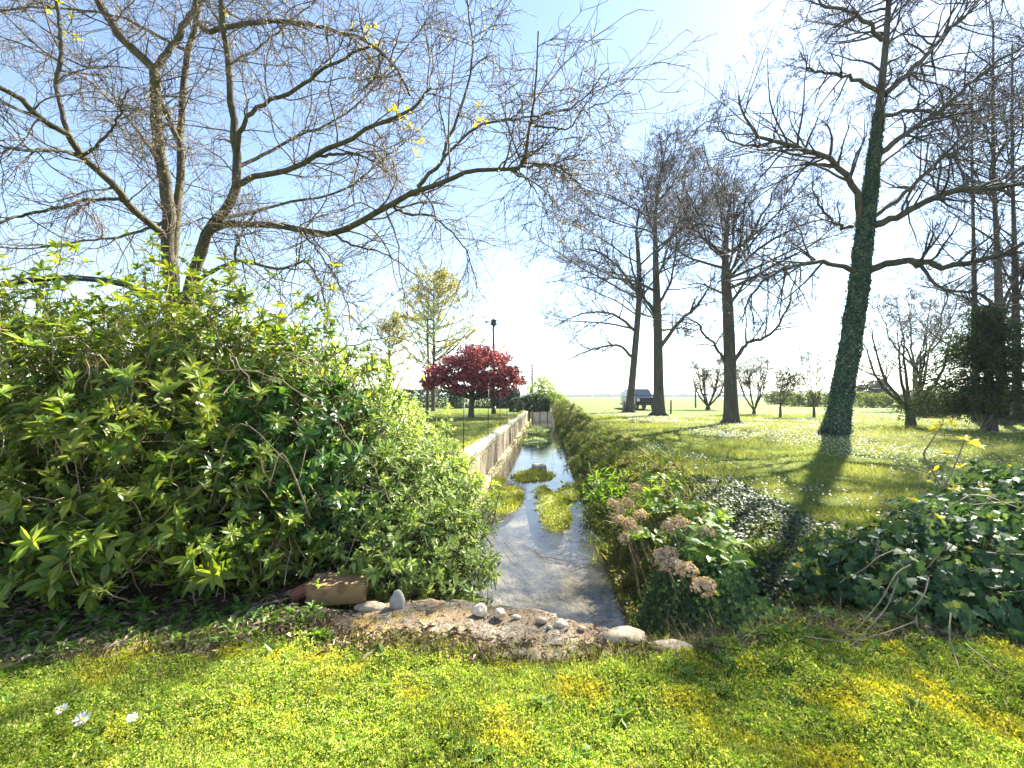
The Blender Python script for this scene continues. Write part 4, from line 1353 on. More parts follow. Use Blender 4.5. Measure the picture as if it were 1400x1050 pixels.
# ------------------------------------------------------------------ moss islands and weed rafts in the stream
def island(outline, label, mat, hmax, nleaf, ls, name='moss_island', group='moss islands in the stream'):
    o2 = np.array([list(PG(px, py, WZ))[:2] for px, py in outline])
    c = o2.mean(0)
    t = thing(name, (c[0], c[1], WZ), label, 'moss', group)
    ring = smooth_line(np.vstack([o2, o2[:1]]), 49)[:-1]
    ang = np.linspace(0, 1, 48)
    rows = [0, .35, .62, .82, .94, 1.0]
    V, F_ = [], []
    for r in rows:
        for k in range(48):
            p = c + (ring[k] - c) * r
            nzv = mnoise.noise(Vector((p[0] * 5, p[1] * 5, 2)))
            z = WZ - .02 + hmax * max(0, (1 - r ** 2)) * (.8 + .5 * nzv) + .03 * (1 - r)
            V.append((p[0], p[1], z))
    for i in range(len(rows) - 1):
        for k in range(48):
            a, b = i * 48 + k, i * 48 + (k + 1) % 48
            F_.append((a, b, b + 48, a + 48))
    link('cushion', raw_mesh('cushion', V, np.array(F_), True), M['algae'], t)
    r = np.sqrt(rng.uniform(0, 1, nleaf))
    k = rng.integers(0, 48, nleaf)
    p = c + (ring[k] - c) * (r * 1.03)[:, None]
    z = WZ + hmax * np.maximum(0, 1 - r ** 2) * .95
    pos = np.stack([p[:, 0], p[:, 1], z], 1)
    ax = rng.normal(0, .8, (nleaf, 3)) + np.array([0, -.3, .5])
    link('fronds', leaves('fronds', leaf_template(.3, .4, .1, 'small'), pos, ax, rng.normal(0, 1, (nleaf, 3)) + np.array([0, 0, 1]), rng.uniform(.6, 1.3, nleaf) * ls), mat, t)


island([(698, 652), (715, 645), (735, 643), (757, 648), (752, 655), (730, 658), (708, 658)], 'thin long moss island in front of the half sunk rock', M['algae'], .05, 1500, .07)
island([(728, 672), (742, 664), (757, 676), (775, 662), (795, 664), (794, 682), (772, 688), (781, 710), (772, 724), (752, 725), (738, 708)], 'largest forked moss island in the middle of the stream', M['algae'], .05, 3000, .06)
island([(664, 680), (680, 668), (705, 666), (717, 678), (708, 694), (690, 702), (670, 698)], 'rounded moss island by the pale shrub on the left bank', M['algae'], .05, 1800, .06)
island([(662, 658), (675, 652), (690, 655), (686, 662), (668, 665)], 'small moss patch under the stream wall ledge', M['algae'], .05, 600, .06)
island([(712, 600), (730, 596), (752, 600), (750, 609), (730, 611), (712, 608)], 'dark weed raft nearer of the two across the far stream', M['dark_leaf'], .04, 900, .07, 'weed_raft', 'weed rafts in the far stream')
island([(716, 585), (735, 582), (754, 585), (752, 592), (735, 594), (716, 592)], 'dark weed raft farther of the two, before the weir', M['dark_leaf'], .04, 900, .08, 'weed_raft', 'weed rafts in the far stream')

# drifting twigs on the water
tb = Tubes()
for s in ([(690, 735), (702, 748), (712, 760), (728, 757)], [(716, 745), (735, 757), (748, 770), (762, 768)], [(730, 752), (742, 762), (745, 774)], [(780, 766), (805, 765), (830, 772), (850, 772)], [(690, 752), (700, 768), (716, 777)], [(738, 760), (760, 764), (790, 770)]):
    l = smooth_line([list(PG(px, py, WZ + random.uniform(.008, .05))) for px, py in s], 12)
    tb.add(l, np.linspace(.0045, .002, 12), 5)
tag(tb.build('drift_twig', M['twig_l']), 'dead branching twig floating on the near water', 'twig')

# ------------------------------------------------------------------ far left: maple, larch, lamp, hedge, poles
def maple():
    b = PG(644, 571)
    d = b.y
    t = thing('red_maple', b, 'dark red umbrella-shaped maple on the left lawn', 'tree')
    tb = Tubes()
    s = np.array(b)
    top = s + np.array([.1, 0, 1.15])
    tb.add(smooth_line([s - [0, 0, .05], s + [.02, 0, .5], top], 8), np.linspace(.17, .12, 8), 10)
    pads = []
    kx = d / F
    for px, py, rx, rz in [(600, 505, 24, 7), (622, 492, 24, 8), (650, 481, 28, 9), (676, 490, 24, 9), (692, 504, 20, 8), (706, 517, 13, 5), (592, 519, 16, 6), (612, 520, 22, 6), (640, 512, 26, 9), (668, 512, 24, 9), (690, 524, 16, 6), (625, 528, 14, 4), (660, 528, 18, 6), (648, 498, 26, 9), (680, 537, 10, 4), (586, 525, 9, 4)]:
        for dy in (-1.3, -.2, 1.0):
            cpt = P(px + random.uniform(-6, 6), py + random.uniform(-3, 3) + abs(dy) * 2, d + dy * (1 - abs(px - 648) / 110))
            pads.append((cpt.x, cpt.y, cpt.z, rx * kx * .9, .75, rz * kx * 1.1))
    for e in pads[::2]:
        q = np.array(e[:3])
        m = top * .5 + q * .5 + np.array([0, 0, -.12])
        tb.add(smooth_line([top - [0, 0, .2], m, q], 8), np.linspace(.06, .015, 8), 6)
    tb.build('trunk', M['bark_r'], t)
    pos, nd = ell_points(pads, 15000, .3, 1.0, .3, 3)
    n = len(pos)
    link('crown', leaves('crown', leaf_template(1, .3, .1, 'ivy'), pos, rng.normal(0, 1, (n, 3)) + np.array([0, 0, -.4]), nd + rng.normal(0, .7, (n, 3)), rng.uniform(.07, .13, n)), M['maple'], t)


maple()


def larch(name, label, px, py, top, half, nl, nt, mat, d_over=None, cat='tree'):
    b = PG(px, py)
    d = b.y
    hh = (542 - top) / F * d + H
    t = thing(name, b, label, cat)
    tb = Tubes()
    s = np.array(b)
    l = smooth_line([s - [0, 0, .05], s + [.05, 0, hh * .4], s + [0, 0, hh * .75], s + [.05, 0, hh]], 24)
    r = np.linspace(hh * .016, .02, 24)
    tb.add(l, r, 9)
    p, dd, tt, rr, _ = spawn(l[None], r[None], nl, .22, .98, 55, 85)
    L = half / F * d * (1.15 - tt) * rng.uniform(.7, 1.2, nl)
    a, ra = grow(p, dd, L, np.minimum(rr * .5, .05), np.full(nl, .012), 9, .08, .05)
    tb.add(a, ra, 5)
    cr = tb
    p, dd, t2, rr, _ = spawn(a, ra, 9, .2, 1, 30, 75)
    a2, r2 = grow(p, dd, rng.uniform(.3, .9, len(p)), np.full(len(p), .012), np.full(len(p), .007), 6, .15, .0)
    cr.add(a2, r2, 3)
    cr.build('trunk', M['bark_l'], t)
    k = rng.integers(0, len(a2), nt)
    pos = a2[k, rng.integers(0, 6, nt)] + rng.normal(0, .03, (nt, 3))
    link('crown', leaves('crown', leaf_template(.5, .2, .1, 'small'), pos, rng.normal(0, 1, (nt, 3)), rng.normal(0, 1, (nt, 3)), rng.uniform(.07, .15, nt)), mat, t)


larch('larch', 'airy yellow-green larch rising behind the red maple', 592, 562, 375, 120, 70, 17000, M['larch'])
larch('young_larch', 'smaller pale yellow tree left of the red maple', 531, 570, 440, 62, 30, 3500, M['larch'])
larch('young_larch', 'slim dark-stemmed young tree close beside the larch trunk', 584, 567, 415, 50, 24, 900, M['pale_leaf'])


def lamp():
    b = PG(675, 567)
    t = thing('street_lamp', b, 'dark lamp post with a small side bracket above the red maple', 'street lamp')
    k = b.y / F
    top = (542 - 438) * k + H
    bm = bmesh.new()
    add_cyl(bm, b, (b.x, b.y, top - .25), .09, .07, 12)
    add_cyl(bm, b, (b.x, b.y, .5), .15, .13, 12)
    bm_obj('post', bm, M['metal'], t, True)
    bm = bmesh.new()
    add_cyl(bm, (b.x, b.y, top - .28), (b.x, b.y, top - .22), .17, .2, 12)
    add_cyl(bm, (b.x, b.y, top - .22), (b.x, b.y, top + .02), .19, .15, 12)
    add_cyl(bm, (b.x, b.y, top + .02), (b.x, b.y, top + .12), .22, .05, 12)
    bm_obj('lamp_head', bm, M['metal'], t, False)
    bm = bmesh.new()
    add_cyl(bm, (b.x, b.y, top - .1), (b.x - .42, b.y, top - .06), .03, .03, 8)
    add_box(bm, (b.x - .45, b.y, top - .08), (.16, .16, .1), 0, .02)
    bm_obj('bracket', bm, M['metal'], t)


lamp()


def clipped(name, label, x0, x1, y0, y1, z0, z1, n, mat, ls, cat='hedge', rot=0, trunk=None, dome=0):
    """leafy box: faces filled with leaves, slightly uneven"""
    cx, cy = (x0 + x1) / 2, (y0 + y1) / 2
    t = thing(name, (cx, cy, min(z0, 0) if trunk is None else trunk[0]), label, cat)
    q = rng.uniform(-1, 1, (n, 3))
    ax = rng.integers(0, 3, n)
    q[np.arange(n), ax] = np.sign(q[np.arange(n), ax] + 1e-6) * rng.uniform(.8, 1.03, n)
    nd = np.zeros((n, 3)); nd[np.arange(n), ax] = np.sign(q[np.arange(n), ax])
    sx, sy, sz = (x1 - x0) / 2, (y1 - y0) / 2, (z1 - z0) / 2
    pos = np.stack([cx + q[:, 0] * sx, cy + q[:, 1] * sy, (z0 + z1) / 2 + q[:, 2] * sz], 1)
    if dome:
        rr = np.clip(np.abs(q[:, 0]), 0, 1)
        pos[:, 2] -= dome * rr ** 2 * (q[:, 2] * .5 + .5)
    pos[:, 2] += .06 * np.array([mnoise.noise(Vector((pos[i, 0] * .9, pos[i, 1], 0))) for i in range(n)]) * (1 if z1 > 1 else .4)
    me = leaves('foliage', leaf_template(.6, .2, .1, 'small'), pos, rng.normal(0, 1, (n, 3)), nd + rng.normal(0, .5, (n, 3)), rng.uniform(.7, 1.4, n) * ls)
    link('foliage', me, mat, t)
    tb = Tubes()
    m = max(3, int((x1 - x0) / .8))
    if trunk is None:
        for k in range(m):
            x = x0 + (k + .5) * (x1 - x0) / m
            tb.add(smooth_line([[x, cy, -.05], [x + .05, cy, (z0 + z1) * .4], [x, cy, z1 * .85]], 6), np.linspace(.06, .02, 6), 6)
    else:
        tb.add(smooth_line([[cx + trunk[1], cy, trunk[0] - .1], [cx + trunk[1], cy, (z0 + trunk[0]) / 2], [cx + trunk[1] * .8, cy, z0 + sz]], 8), np.linspace(trunk[2], trunk[2] * .6, 8), 9)
        for k in range(7):
            tb.add(smooth_line([[cx + trunk[1], cy, z0 - .05], [cx + (k - 3) / 4 * sx, cy, z0 + sz * .6], [cx + (k - 3) / 3.2 * sx, cy + random.uniform(-.5, .5) * sy, z0 + sz * 1.2]], 6), np.linspace(.06, .02, 6), 5)
    tb.build('trunk', M['bark_r'], t)


clipped('clipped_hedge', 'long dark clipped hedge across the back of the left lawn', -24, .4, 42, 43.2, 0, 1.72, 26000, M['hedge'], .17)
clipped('clipped_tree', 'dark flat-topped clipped tree over the stream end of the wall', .5, 2.75, 32.2, 33.8, .05, 1.2, 7000, M['hedge'], .12, 'tree', trunk=(WZ, -.42, .17), dome=.35)
clipped('box_ball', 'dark rounded box bush beside the clipped tree by the wall', -.15, .75, 30.4, 31.2, 0.02, 1.02, 2600, M['hedge'], .09, 'bush', dome=.3)
clipped('clipped_bush', 'square dark bush in front of the hedge left of the maple trunk', -5.6, -4.4, 39, 40, 0, 1.5, 2200, M['hedge'], .14, 'bush')
shrub('far_shrub', 'grey-green loose shrub behind the weir at the stream end', (3.1, 42, 0), [(2.9, 42, 1.3, 1.4, 1.0, 1.6), (4.2, 42.5, .7, 1.0, .9, .9)], 900, 6, .22, M['pale_leaf'], leaf_template(.4, .2, .1, 'small'), stems=20, zmin=.02)
shrub('bank_bush', 'dense dark bush on the right bank beside the far stream', (3.4, 26, -.3), [(3.35, 25, -.1, .7, 2.4, .75), (3.1, 21, -.2, .6, 1.8, .6), (3.5, 30, .1, .75, 2.4, .8)], 2600, 6, .12, M['bank'], leaf_template(.42, .2, .1, 'small'), stems=40, zmin=-.86)


def upole():
    x, y = 2.85, 62
    t = thing('utility_pole', (x, y, 0), 'far grey utility pole with stacked insulators and a stay wire', 'utility pole')
    bm = bmesh.new(); add_cyl(bm, (x, y, -.1), (x, y, 5.7), .17, .12, 10)
    bm_obj('pole', bm, M['pole'], t, True)
    for k in range(4):
        bm = bmesh.new()
        add_box(bm, (x, y - .14, 5.5 - k * .42), (.62, .1, .09), 0, .01)
        for s in (-.26, .26):
            add_cyl(bm, (x + s, y - .14, 5.53 - k * .42), (x + s, y - .14, 5.7 - k * .42), .05, .04, 8)
        bm_obj('crossarm', bm, M['pole'], t)
    bm = bmesh.new(); add_cyl(bm, (x, y, 4.4), (x - 1.0, y, 0), .03, .03, 6)
    bm_obj('stay_wire', bm, M['metal'], t)
    x, y = 4.9, 52
    bm = bmesh.new(); add_cyl(bm, (0, 0, -.1), (-.1, 0, 6.3), .05, .03, 8)
    add_cyl(bm, (-.1, 0, 6.3), (-.1, 0, 6.45), .06, .02, 8)
    o = bm_obj('thin_pole', bm, M['pole'], None, True)
    o.location = (x, y, 0)
    tag(o, 'very thin pale pole standing behind the stream end', 'pole')


upole()


# ------------------------------------------------------------------ parked car far back between the two trunks
def car():
    b = PG(884, 561)
    t = thing('parked_car', b, 'dark blue off-road car parked between two bare trunks, front towards us', 'car')
    paint = plain('car_paint', (.02, .025, .045), .25, .5, .2, var=.1)
    glass = plain('car_glass', (.10, .13, .17), .08, .6, 0, var=.1)
    X, Y = b.x, b.y

    def prism(name, prof, w0, w1, mat, par, bev=.04):
        """side profile (y,z) swept across x, half-width w0 at the bottom to w1 at the top"""
        bm = bmesh.new()
        zs = [p[1] for p in prof]
        z0, z1 = min(zs), max(zs)
        L_, R_ = [], []
        for yy, z in prof:
            w = w0 + (w1 - w0) * (z - z0) / (z1 - z0)
            L_.append(bm.verts.new((X - w, Y + yy, z)))
            R_.append(bm.verts.new((X + w, Y + yy, z)))
        bm.faces.new(L_); bm.faces.new(R_[::-1])
        n = len(prof)
        for k in range(n):
            bm.faces.new((L_[k], R_[k], R_[(k + 1) % n], L_[(k + 1) % n]))
        bmesh.ops.recalc_face_normals(bm, faces=bm.faces[:])
        bmesh.ops.bevel(bm, geom=bm.edges[:], offset=bev, segments=3, affect='EDGES')
        return bm_obj(name, bm, mat, par)
    body = prism('body', [(-.05, .42), (-.1, .8), (0, 1.02), (1.1, 1.1), (4.3, 1.1), (4.4, .8), (4.35, .42)], .92, .88, paint, t)
    cabin = prism('cabin', [(1.05, 1.08), (1.6, 1.72), (4.05, 1.74), (4.25, 1.08)], .86, .70, paint, t)
    bm = bmesh.new()
    f = [bm.verts.new(v) for v in ((X - .76, Y + 1.09, 1.16), (X + .76, Y + 1.09, 1.16), (X + .66, Y + 1.50, 1.63), (X - .66, Y + 1.50, 1.63))]
    bm.faces.new(f)
    g = bmesh.ops.extrude_face_region(bm, geom=bm.faces[:])
    bmesh.ops.translate(bm, vec=(0, -.03, .015), verts=[v for v in g['geom'] if isinstance(v, bmesh.types.BMVert)])
    bmesh.ops.recalc_face_normals(bm, faces=bm.faces[:])
    bm_obj('windscreen', bm, glass, t)
    for s in (-1, 1):
        bm = bmesh.new()
        pr = [(1.55, 1.14), (1.9, 1.62), (3.8, 1.63), (4.0, 1.14)]
        vs = [bm.verts.new((X + s * (.87 - .16 * (z - 1.08) / .66 + .006), Y + yy, z)) for yy, z in pr]
        bm.faces.new(vs)
        g = bmesh.ops.extrude_face_region(bm, geom=bm.faces[:])
        bmesh.ops.translate(bm, vec=(-s * .03, 0, 0), verts=[v for v in g['geom'] if isinstance(v, bmesh.types.BMVert)])
        bmesh.ops.recalc_face_normals(bm, faces=bm.faces[:])
        bm_obj('side_window', bm, glass, t)
        bm = bmesh.new(); add_cyl(bm, (X + s * .68, Y - .13, .82), (X + s * .68, Y - .05, .82), .13, .14, 16)
        bm_obj('headlight', bm, plain('headlight_glass', (.6, .62, .65), .15, .6, 0, .05), t, False)
        bm = bmesh.new(); add_box(bm, (X + s * 1.0, Y + 1.35, 1.17), (.2, .1, .16), 0, .03)
        bm_obj('mirror', bm, paint, t)
        for yy in (.85, 3.5):
            bm = bmesh.new(); add_cyl(bm, (X + s * .72, Y + yy, .36), (X + s * .94, Y + yy, .36), .37, .37, 24)
            bmesh.ops.bevel(bm, geom=bm.edges[:], offset=.02, segments=2, affect='EDGES')
            w = bm_obj('wheel', bm, M['black'], t)
            bm = bmesh.new(); add_cyl(bm, (X + s * .93, Y + yy, .36), (X + s * .955, Y + yy, .36), .22, .19, 18)
            bm_obj('rim', bm, M['stone_grey'], w)
    bm = bmesh.new(); add_box(bm, (X, Y - .1, .8), (.9, .06, .26), 0, .02)
    bm_obj('grille', bm, M['black'], t)
    bm = bmesh.new(); add_box(bm, (X, Y - .13, .5), (1.8, .16, .2), 0, .04)
    bm_obj('bumper', bm, M['metal'], t)


car()

# trailer beside the car: pale canvas cover
b = PG(874, 559.5)
t = thing('covered_trailer', b, 'pale canvas-covered trailer showing left of the parked car', 'trailer')
bm = bmesh.new(); add_box(bm, (b.x - .15, b.y + 2.2, 1.05), (1.3, 2.2, 1.1), 0, .12, 3); bm_obj('cover', bm, M['weir'], t)
bm = bmesh.new(); add_box(bm, (b.x - .15, b.y + 2.2, .42), (1.4, 2.3, .14), 0, .02); bm_obj('chassis', bm, M['metal'], t)
for s in (-.6, .6):
    bm = bmesh.new(); add_cyl(bm, (b.x - .15 + s - .08, b.y + 2.2, .3), (b.x - .15 + s + .08, b.y + 2.2, .3), .3, .3, 18); bm_obj('wheel', bm, M['black'], t)

# stakes / posts on the right lawn
for k, (px, py, top) in enumerate([(951, 557, 534), (917, 565, 548)]):
    b = PG(px, py)
    bm = bmesh.new()
    hh = (542 - top) / F * b.y + H
    add_cyl(bm, (0, 0, -.1), (.03 if k else 0, 0, hh), .09 if k == 0 else .06, .08 if k == 0 else .05, 8)
    add_cyl(bm, (.03 if k else 0, 0, hh), (.03 if k else 0, 0, hh + .06), .08 if k == 0 else .05, .02, 8)
    o = bm_obj('wooden_post', bm, M['bark_r'], None, True)
    o.location = b
    tag(o, ['dark wooden post in the field left of the V-shaped shrub', 'low slanted wooden stake at the foot of the grey-trunked tree'][k], 'post')


# dark conifer at right
def conifer():
    b = PG(1354, 590)
    d = b.y
    t = thing('dark_conifer', b, 'dense dark conifer with drooping boughs before the right edge', 'tree')
    tb = Tubes()
    s = np.array(b)
    hh = (542 - 425) / F * d + H
    l = smooth_line([s - [0, 0, .05], s + [0, 0, hh * .5], s + [.05, 0, hh]], 20)
    r = np.linspace(.19, .02, 20)
    tb.add(l, r, 10)
    nl = 150
    p, dd, tt, rr, _ = spawn(l[None], r[None], nl, .12, 1.0, 65, 95)
    L = (2.5 * (1.05 - tt) ** .8) * rng.uniform(.6, 1.1, nl)
    a, ra = grow(p, dd, L, np.minimum(rr * .4, .03), np.full(nl, .006), 9, .07, -.02)
    tb.add(a, ra, 5)
    tb.build('trunk', M['bark_r'], t)
    nt = 24000
    k = rng.integers(0, nl, nt)
    j = rng.integers(1, 9, nt)
    pos = a[k, j] + rng.normal(0, 1, (nt, 3)) * np.array([.15, .15, .09])
    ax = (a[k, j] - a[k, j - 1]) * 6 + rng.normal(0, .5, (nt, 3)) + np.array([0, 0, -.2])
    link('crown', leaves('crown', leaf_template(.35, .3, .1, 'small'), pos, ax, rng.normal(0, .5, (nt, 3)) + np.array([0, 0, 1]), rng.uniform(.06, .14, nt)), M['conifer'], t)


conifer()
shrub('conifer_shrub', 'low dark spreading shrub left of the dark conifer', PG(1300, 572), [(PG(1305, 572).x, PG(1305, 572).y + 1, .7, 1.6, .9, 1.0)], 900, 7, .13, M['conifer'], leaf_template(.35, .3, .1, 'small'), stems=25, zmin=.02, up=.1)
shrub('conifer_shrub', 'yellow-tipped young shrub in front of the conifer trunk', PG(1336, 590), [(PG(1336, 590).x, PG(1336, 590).y - .3, .95, .5, .35, .3)], 120, 7, .11, M['field_hedge'], leaf_template(.35, .3, .1, 'small'), stems=12, zmin=.02, up=.4)

# field hedge and distant trees
for k, (px0, px1, d, hh) in enumerate([(1075, 1135, 46, 1.75), (1168, 1290, 44, 1.6), (1050, 1085, 60, 2.0), (1290, 1420, 40, 1.7)]):
    x0, x1 = (px0 - 700) / F * d, (px1 - 700) / F * d
    m = max(3, int((x1 - x0) / 1.5))
    e = [(x0 + (i + .5) * (x1 - x0) / m, d + random.uniform(-.5, .5), hh * .45, 1.2, .9, hh * .55 * random.uniform(.8, 1.15)) for i in range(m)]
    shrub('field_bush', ['bright bushy hedge seen left of the ivy trunk', 'bright bushy hedge seen right of the ivy trunk', 'far rounded bush behind the pale slim shrub', 'low field hedge behind the dark conifer'][k],
          ((x0 + x1) / 2, d, 0), e, 500 * m // 3 + 400, 6, .2, M['field_hedge'], leaf_template(.5, .2, .1, 'small'), stems=20, zmin=.02, cat='hedge')
shrub('far_tree', 'dark rounded far tree on the horizon right of the ivy trunk', (56, 70, 0), [(56.5, 70, 1.6, 1.7, 1.5, 1.9), (58.6, 70, 1.8, 1.4, 1.3, 2.0), (54, 71, 1.2, 1.5, 1.3, 1.4)], 1300, 5, .35, M['hedge'], leaf_template(.6, .2, .1, 'small'), stems=10, zmin=.02, cat='tree')


def treeline():
    n = 16000
    x = rng.uniform(-900, 1100, n)
    hgt = np.array([3.2 + 2.2 * mnoise.noise(Vector((v * .02, 1, 0))) + 2.0 * mnoise.noise(Vector((v * .09, 4, 0))) for v in x])
    pos = np.stack([x, 620 + rng.normal(0, 8, n), np.maximum(.3, hgt) * rng.uniform(.1, 1, n)], 1)
    me = leaves('treeline', leaf_template(.9, .2, .1, 'small'), pos, rng.normal(0, 1, (n, 3)), rng.normal(0, .4, (n, 3)) + np.array([0, -1, .4]), rng.uniform(1.6, 3.6, n))
    tag(link('treeline', me, M['far']), 'pale distant line of trees along the flat horizon', 'treeline', kind='stuff')


treeline()

# ------------------------------------------------------------------ grass, moss, daisies, litter
def edge_y(x):
    """where the mown moss gives way to slab and litter"""
    return np.interp(x, [-9, -2.6, -1.9, -1.45, -1.1, -.75, -.4, 0, .4, .8, 1.2, 1.7, 2.4, 3.4], [1.75, 1.84, 1.86, 1.95, 2.04, 2.01, 1.93, 1.905, 1.90, 1.96, 2.07, 2.07, 2.0, 1.92]) + .025 * np.sin(x * 11) + .02 * np.sin(x * 27 + 1)


def foreground():
    n = 270000
    y = 1.0 + 1.12 * rng.uniform(0, 1, n) ** .9
    x = rng.uniform(-1, 1, n) * (y * 1.22 + .15)
    e = edge_y(x)
    keep = y < e + rng.normal(.0, .06, n) - .03
    x, y = x[keep], y[keep]
    n = len(x)
    z = gz(x, y)
    cl = np.array([mnoise.noise(Vector((x[i] * 9, y[i] * 9, 1))) + .6 * mnoise.noise(Vector((x[i] * 24, y[i] * 24, 3))) for i in range(n)])
    h = .008 + .034 * np.clip(cl + .4, 0, 1.3)
    pos = np.stack([x, y, z + h * rng.uniform(.1, 1, n)], 1)
    ax = rng.normal(0, .7, (n, 3)) + np.array([0, 0, .45])
    me = leaves('moss_carpet', leaf_template(.62, .25, .15, 'small'), pos, ax, rng.normal(0, .5, (n, 3)) + np.array([0, 0, 1]), rng.uniform(.0045, .0125, n) * np.where(rng.random(n) < .04, 1.8, 1))
    tag(link('moss_carpet', me, M['moss']), 'yellow-green carpet of moss and tiny clover in front', 'moss', kind='stuff')
    # fine grass through it
    n = 52000
    y = 1.0 + 1.15 * rng.uniform(0, 1, n)
    x = rng.uniform(-1, 1, n) * (y * 1.22 + .15)
    dn = np.array([mnoise.noise(Vector((x[i] * 2.3, y[i] * 2.3, 7))) for i in range(n)])
    keep = (y < edge_y(x) + np.abs(rng.normal(0, .11, n))) & (dn > rng.uniform(-.5, .35, n) - .12 * np.clip(x, -1, 2)) & ~((y > edge_y(x) + .04) & (x > -.8) & (x < .8))
    x, y = x[keep], y[keep]
    n = len(x)
    pos = np.stack([x, y, gz(x, y)], 1)
    ax = rng.normal(0, .42, (n, 3)) * np.array([1, 1, 0]) + np.array([0, 0, 1])
    L = rng.uniform(.025, .065, n) * np.where(y > edge_y(x) - .05, 1.4, 1)
    me = leaves('grass', leaf_template(1, .25, 0, 'blade'), pos, ax, rng.normal(0, 1, (n, 3)) * np.array([1, 1, .2]), L, rng.uniform(.0018, .0035, n))
    tag(link('grass', me, M['grass']), 'short grass blades growing through the front moss', 'grass', kind='stuff')


foreground()


def lawn():
    # right lawn: density falls with distance, blades widen a little
    n = 210000
    d = 2.6 * (26 / 2.6) ** rng.uniform(0, 1, n)
    ang = rng.uniform(math.radians(2), math.radians(56), n)
    x = d * np.tan(ang); y = d
    u = x - SL * y
    keep = (u > 1.78 + .18 * np.sin(y * 3) * np.sin(y * 7.7)) & ~((x > 1.4) & (y < 2.6 + .35 * (x - 1.4)))
    x, y = x[keep], y[keep]
    n = len(x)
    pos = np.stack([x, y, gz(x, y)], 1)
    ax = rng.normal(0, .5, (n, 3)) * np.array([1, 1, 0]) + np.array([0, 0, .8])
    hv = np.array([mnoise.noise(Vector((x[i] * .9, y[i] * .9, 9))) + .6 * mnoise.noise(Vector((x[i] * 3, y[i] * 3, 9))) for i in range(n)])
    L = rng.uniform(.035, .085, n) * np.interp(y, [3, 25], [1, 1.3]) * np.clip(1 + 1.1 * hv, .5, 2.1)
    tl = leaf_template(1, .25, 0, 'tri')
    V1 = leaves('grass', tl, pos, ax, rng.normal(0, 1, (n, 3)) * np.array([1, 1, .2]), L, .0042 * np.interp(y, [3, 8, 26], [1, 1.7, 5]) * rng.uniform(.7, 1.3, n))
    tag(link('grass', V1, M['grass']), 'short lawn grass under the right-hand trees', 'grass', kind='stuff')
    # left lawn beyond the wall
    n = 60000
    d = 6.0 * (36 / 6.0) ** rng.uniform(0, 1, n)
    x = rng.uniform(-.5, -.02, n) * d
    y = d
    u = x - SL * y
    keep = u < -1.75
    x, y = x[keep], y[keep]
    n = len(x)
    pos = np.stack([x, y, gz(x, y)], 1)
    ax = rng.normal(0, .5, (n, 3)) * np.array([1, 1, 0]) + np.array([0, 0, .8])
    me = leaves('grass', tl, pos, ax, rng.normal(0, 1, (n, 3)) * np.array([1, 1, .2]), rng.uniform(.04, .09, n) * np.interp(y, [6, 30], [1, 1.3]), .0045 * np.interp(y, [6, 30], [1.3, 4]))
    tag(link('grass', me, M['grass']), 'sunny lawn grass between the wall and the maple', 'grass', kind='stuff')
    # daisies speckling the right lawn
    n = 85000
    d = 3.2 * (30 / 3.2) ** rng.uniform(0, 1, n) ** .8
    x = d * np.tan(rng.uniform(math.radians(5), math.radians(54), n)); y = d
    u = x - SL * y
    dn = np.array([.15 + mnoise.noise(Vector((x[i] * .35, y[i] * .28, 5))) + .5 * mnoise.noise(Vector((x[i] * 1.2, y[i] * 1.1, 2))) for i in range(n)])
    band = np.interp(y, [3, 5, 9, 13, 20, 26, 30], [.05, .14, .36, .62, .7, .5, .15])
    keep = (u > 2.1) & (rng.uniform(0, 1, n) < band * .75 * np.clip(.15 + 2.2 * dn, 0, 1.6))
    x, y = x[keep], y[keep]
    n = len(x)
    pos = np.stack([x, y, gz(x, y) + rng.uniform(.04, .08, n)], 1)
    me = leaves('daisies', leaf_template(1, 0, 0, 'disc'), pos, rng.normal(0, 1, (n, 3)) * np.array([1, 1, .15]), rng.normal(0, .35, (n, 3)) + np.array([0, -.25, 1]), rng.uniform(.007, .012, n) * np.interp(y, [3, 10, 25], [1, 1.15, 1.6]))
    tag(link('daisies', me, M['daisy']), 'countless white daisies speckling the lawn under the trees', 'daisies', kind='stuff')


lawn()


def daisy(px, py, R, label, tilt):
    b = PG(px, py)
    b.z = float(gz(b.x, b.y))
    t = thing('daisy', b, label, 'daisy', 'single daisies in the front moss')
    tb = Tubes()
    hd = np.array([b.x, b.y, b.z + .045])
    tb.add(smooth_line([[b.x, b.y, b.z - .01], [b.x + .003, b.y, b.z + .02], hd], 6), np.full(6, .0013), 5)
    tb.build('stem', M['weed'], t)
    nn = nrm(np.array([[tilt[0], tilt[1], 1.0]]))[0]
    n = 34
    lp, ld, ln = rosettes(np.tile(hd, (1, 1)), nn[None], n, 62, 86)
    link('petals', leaves('petals', leaf_template(.26, -.1, .05), lp, ld, ln, np.full(n, R) * rng.uniform(.85, 1.05, n)), M['daisy'], t)
    bm = bmesh.new()
    bmesh.ops.create_icosphere(bm, subdivisions=2, radius=R * .34)
    bmesh.ops.scale(bm, vec=(1, 1, .5), verts=bm.verts[:])
    bmesh.ops.translate(bm, vec=tuple(hd + nn * .0015), verts=bm.verts[:])
    bm_obj('flower_eye', bm, M['daisy_eye'], t, True)


daisy(85, 996, .02, 'white daisy just left of the biggest daisy in the moss', (-.1, -.5))
daisy(112, 1004, .026, 'biggest, widest open white daisy in the front moss', (.1, -.55))
daisy(180, 996, .018, 'half-closed small daisy right of the other two in the moss', (.5, -.35))


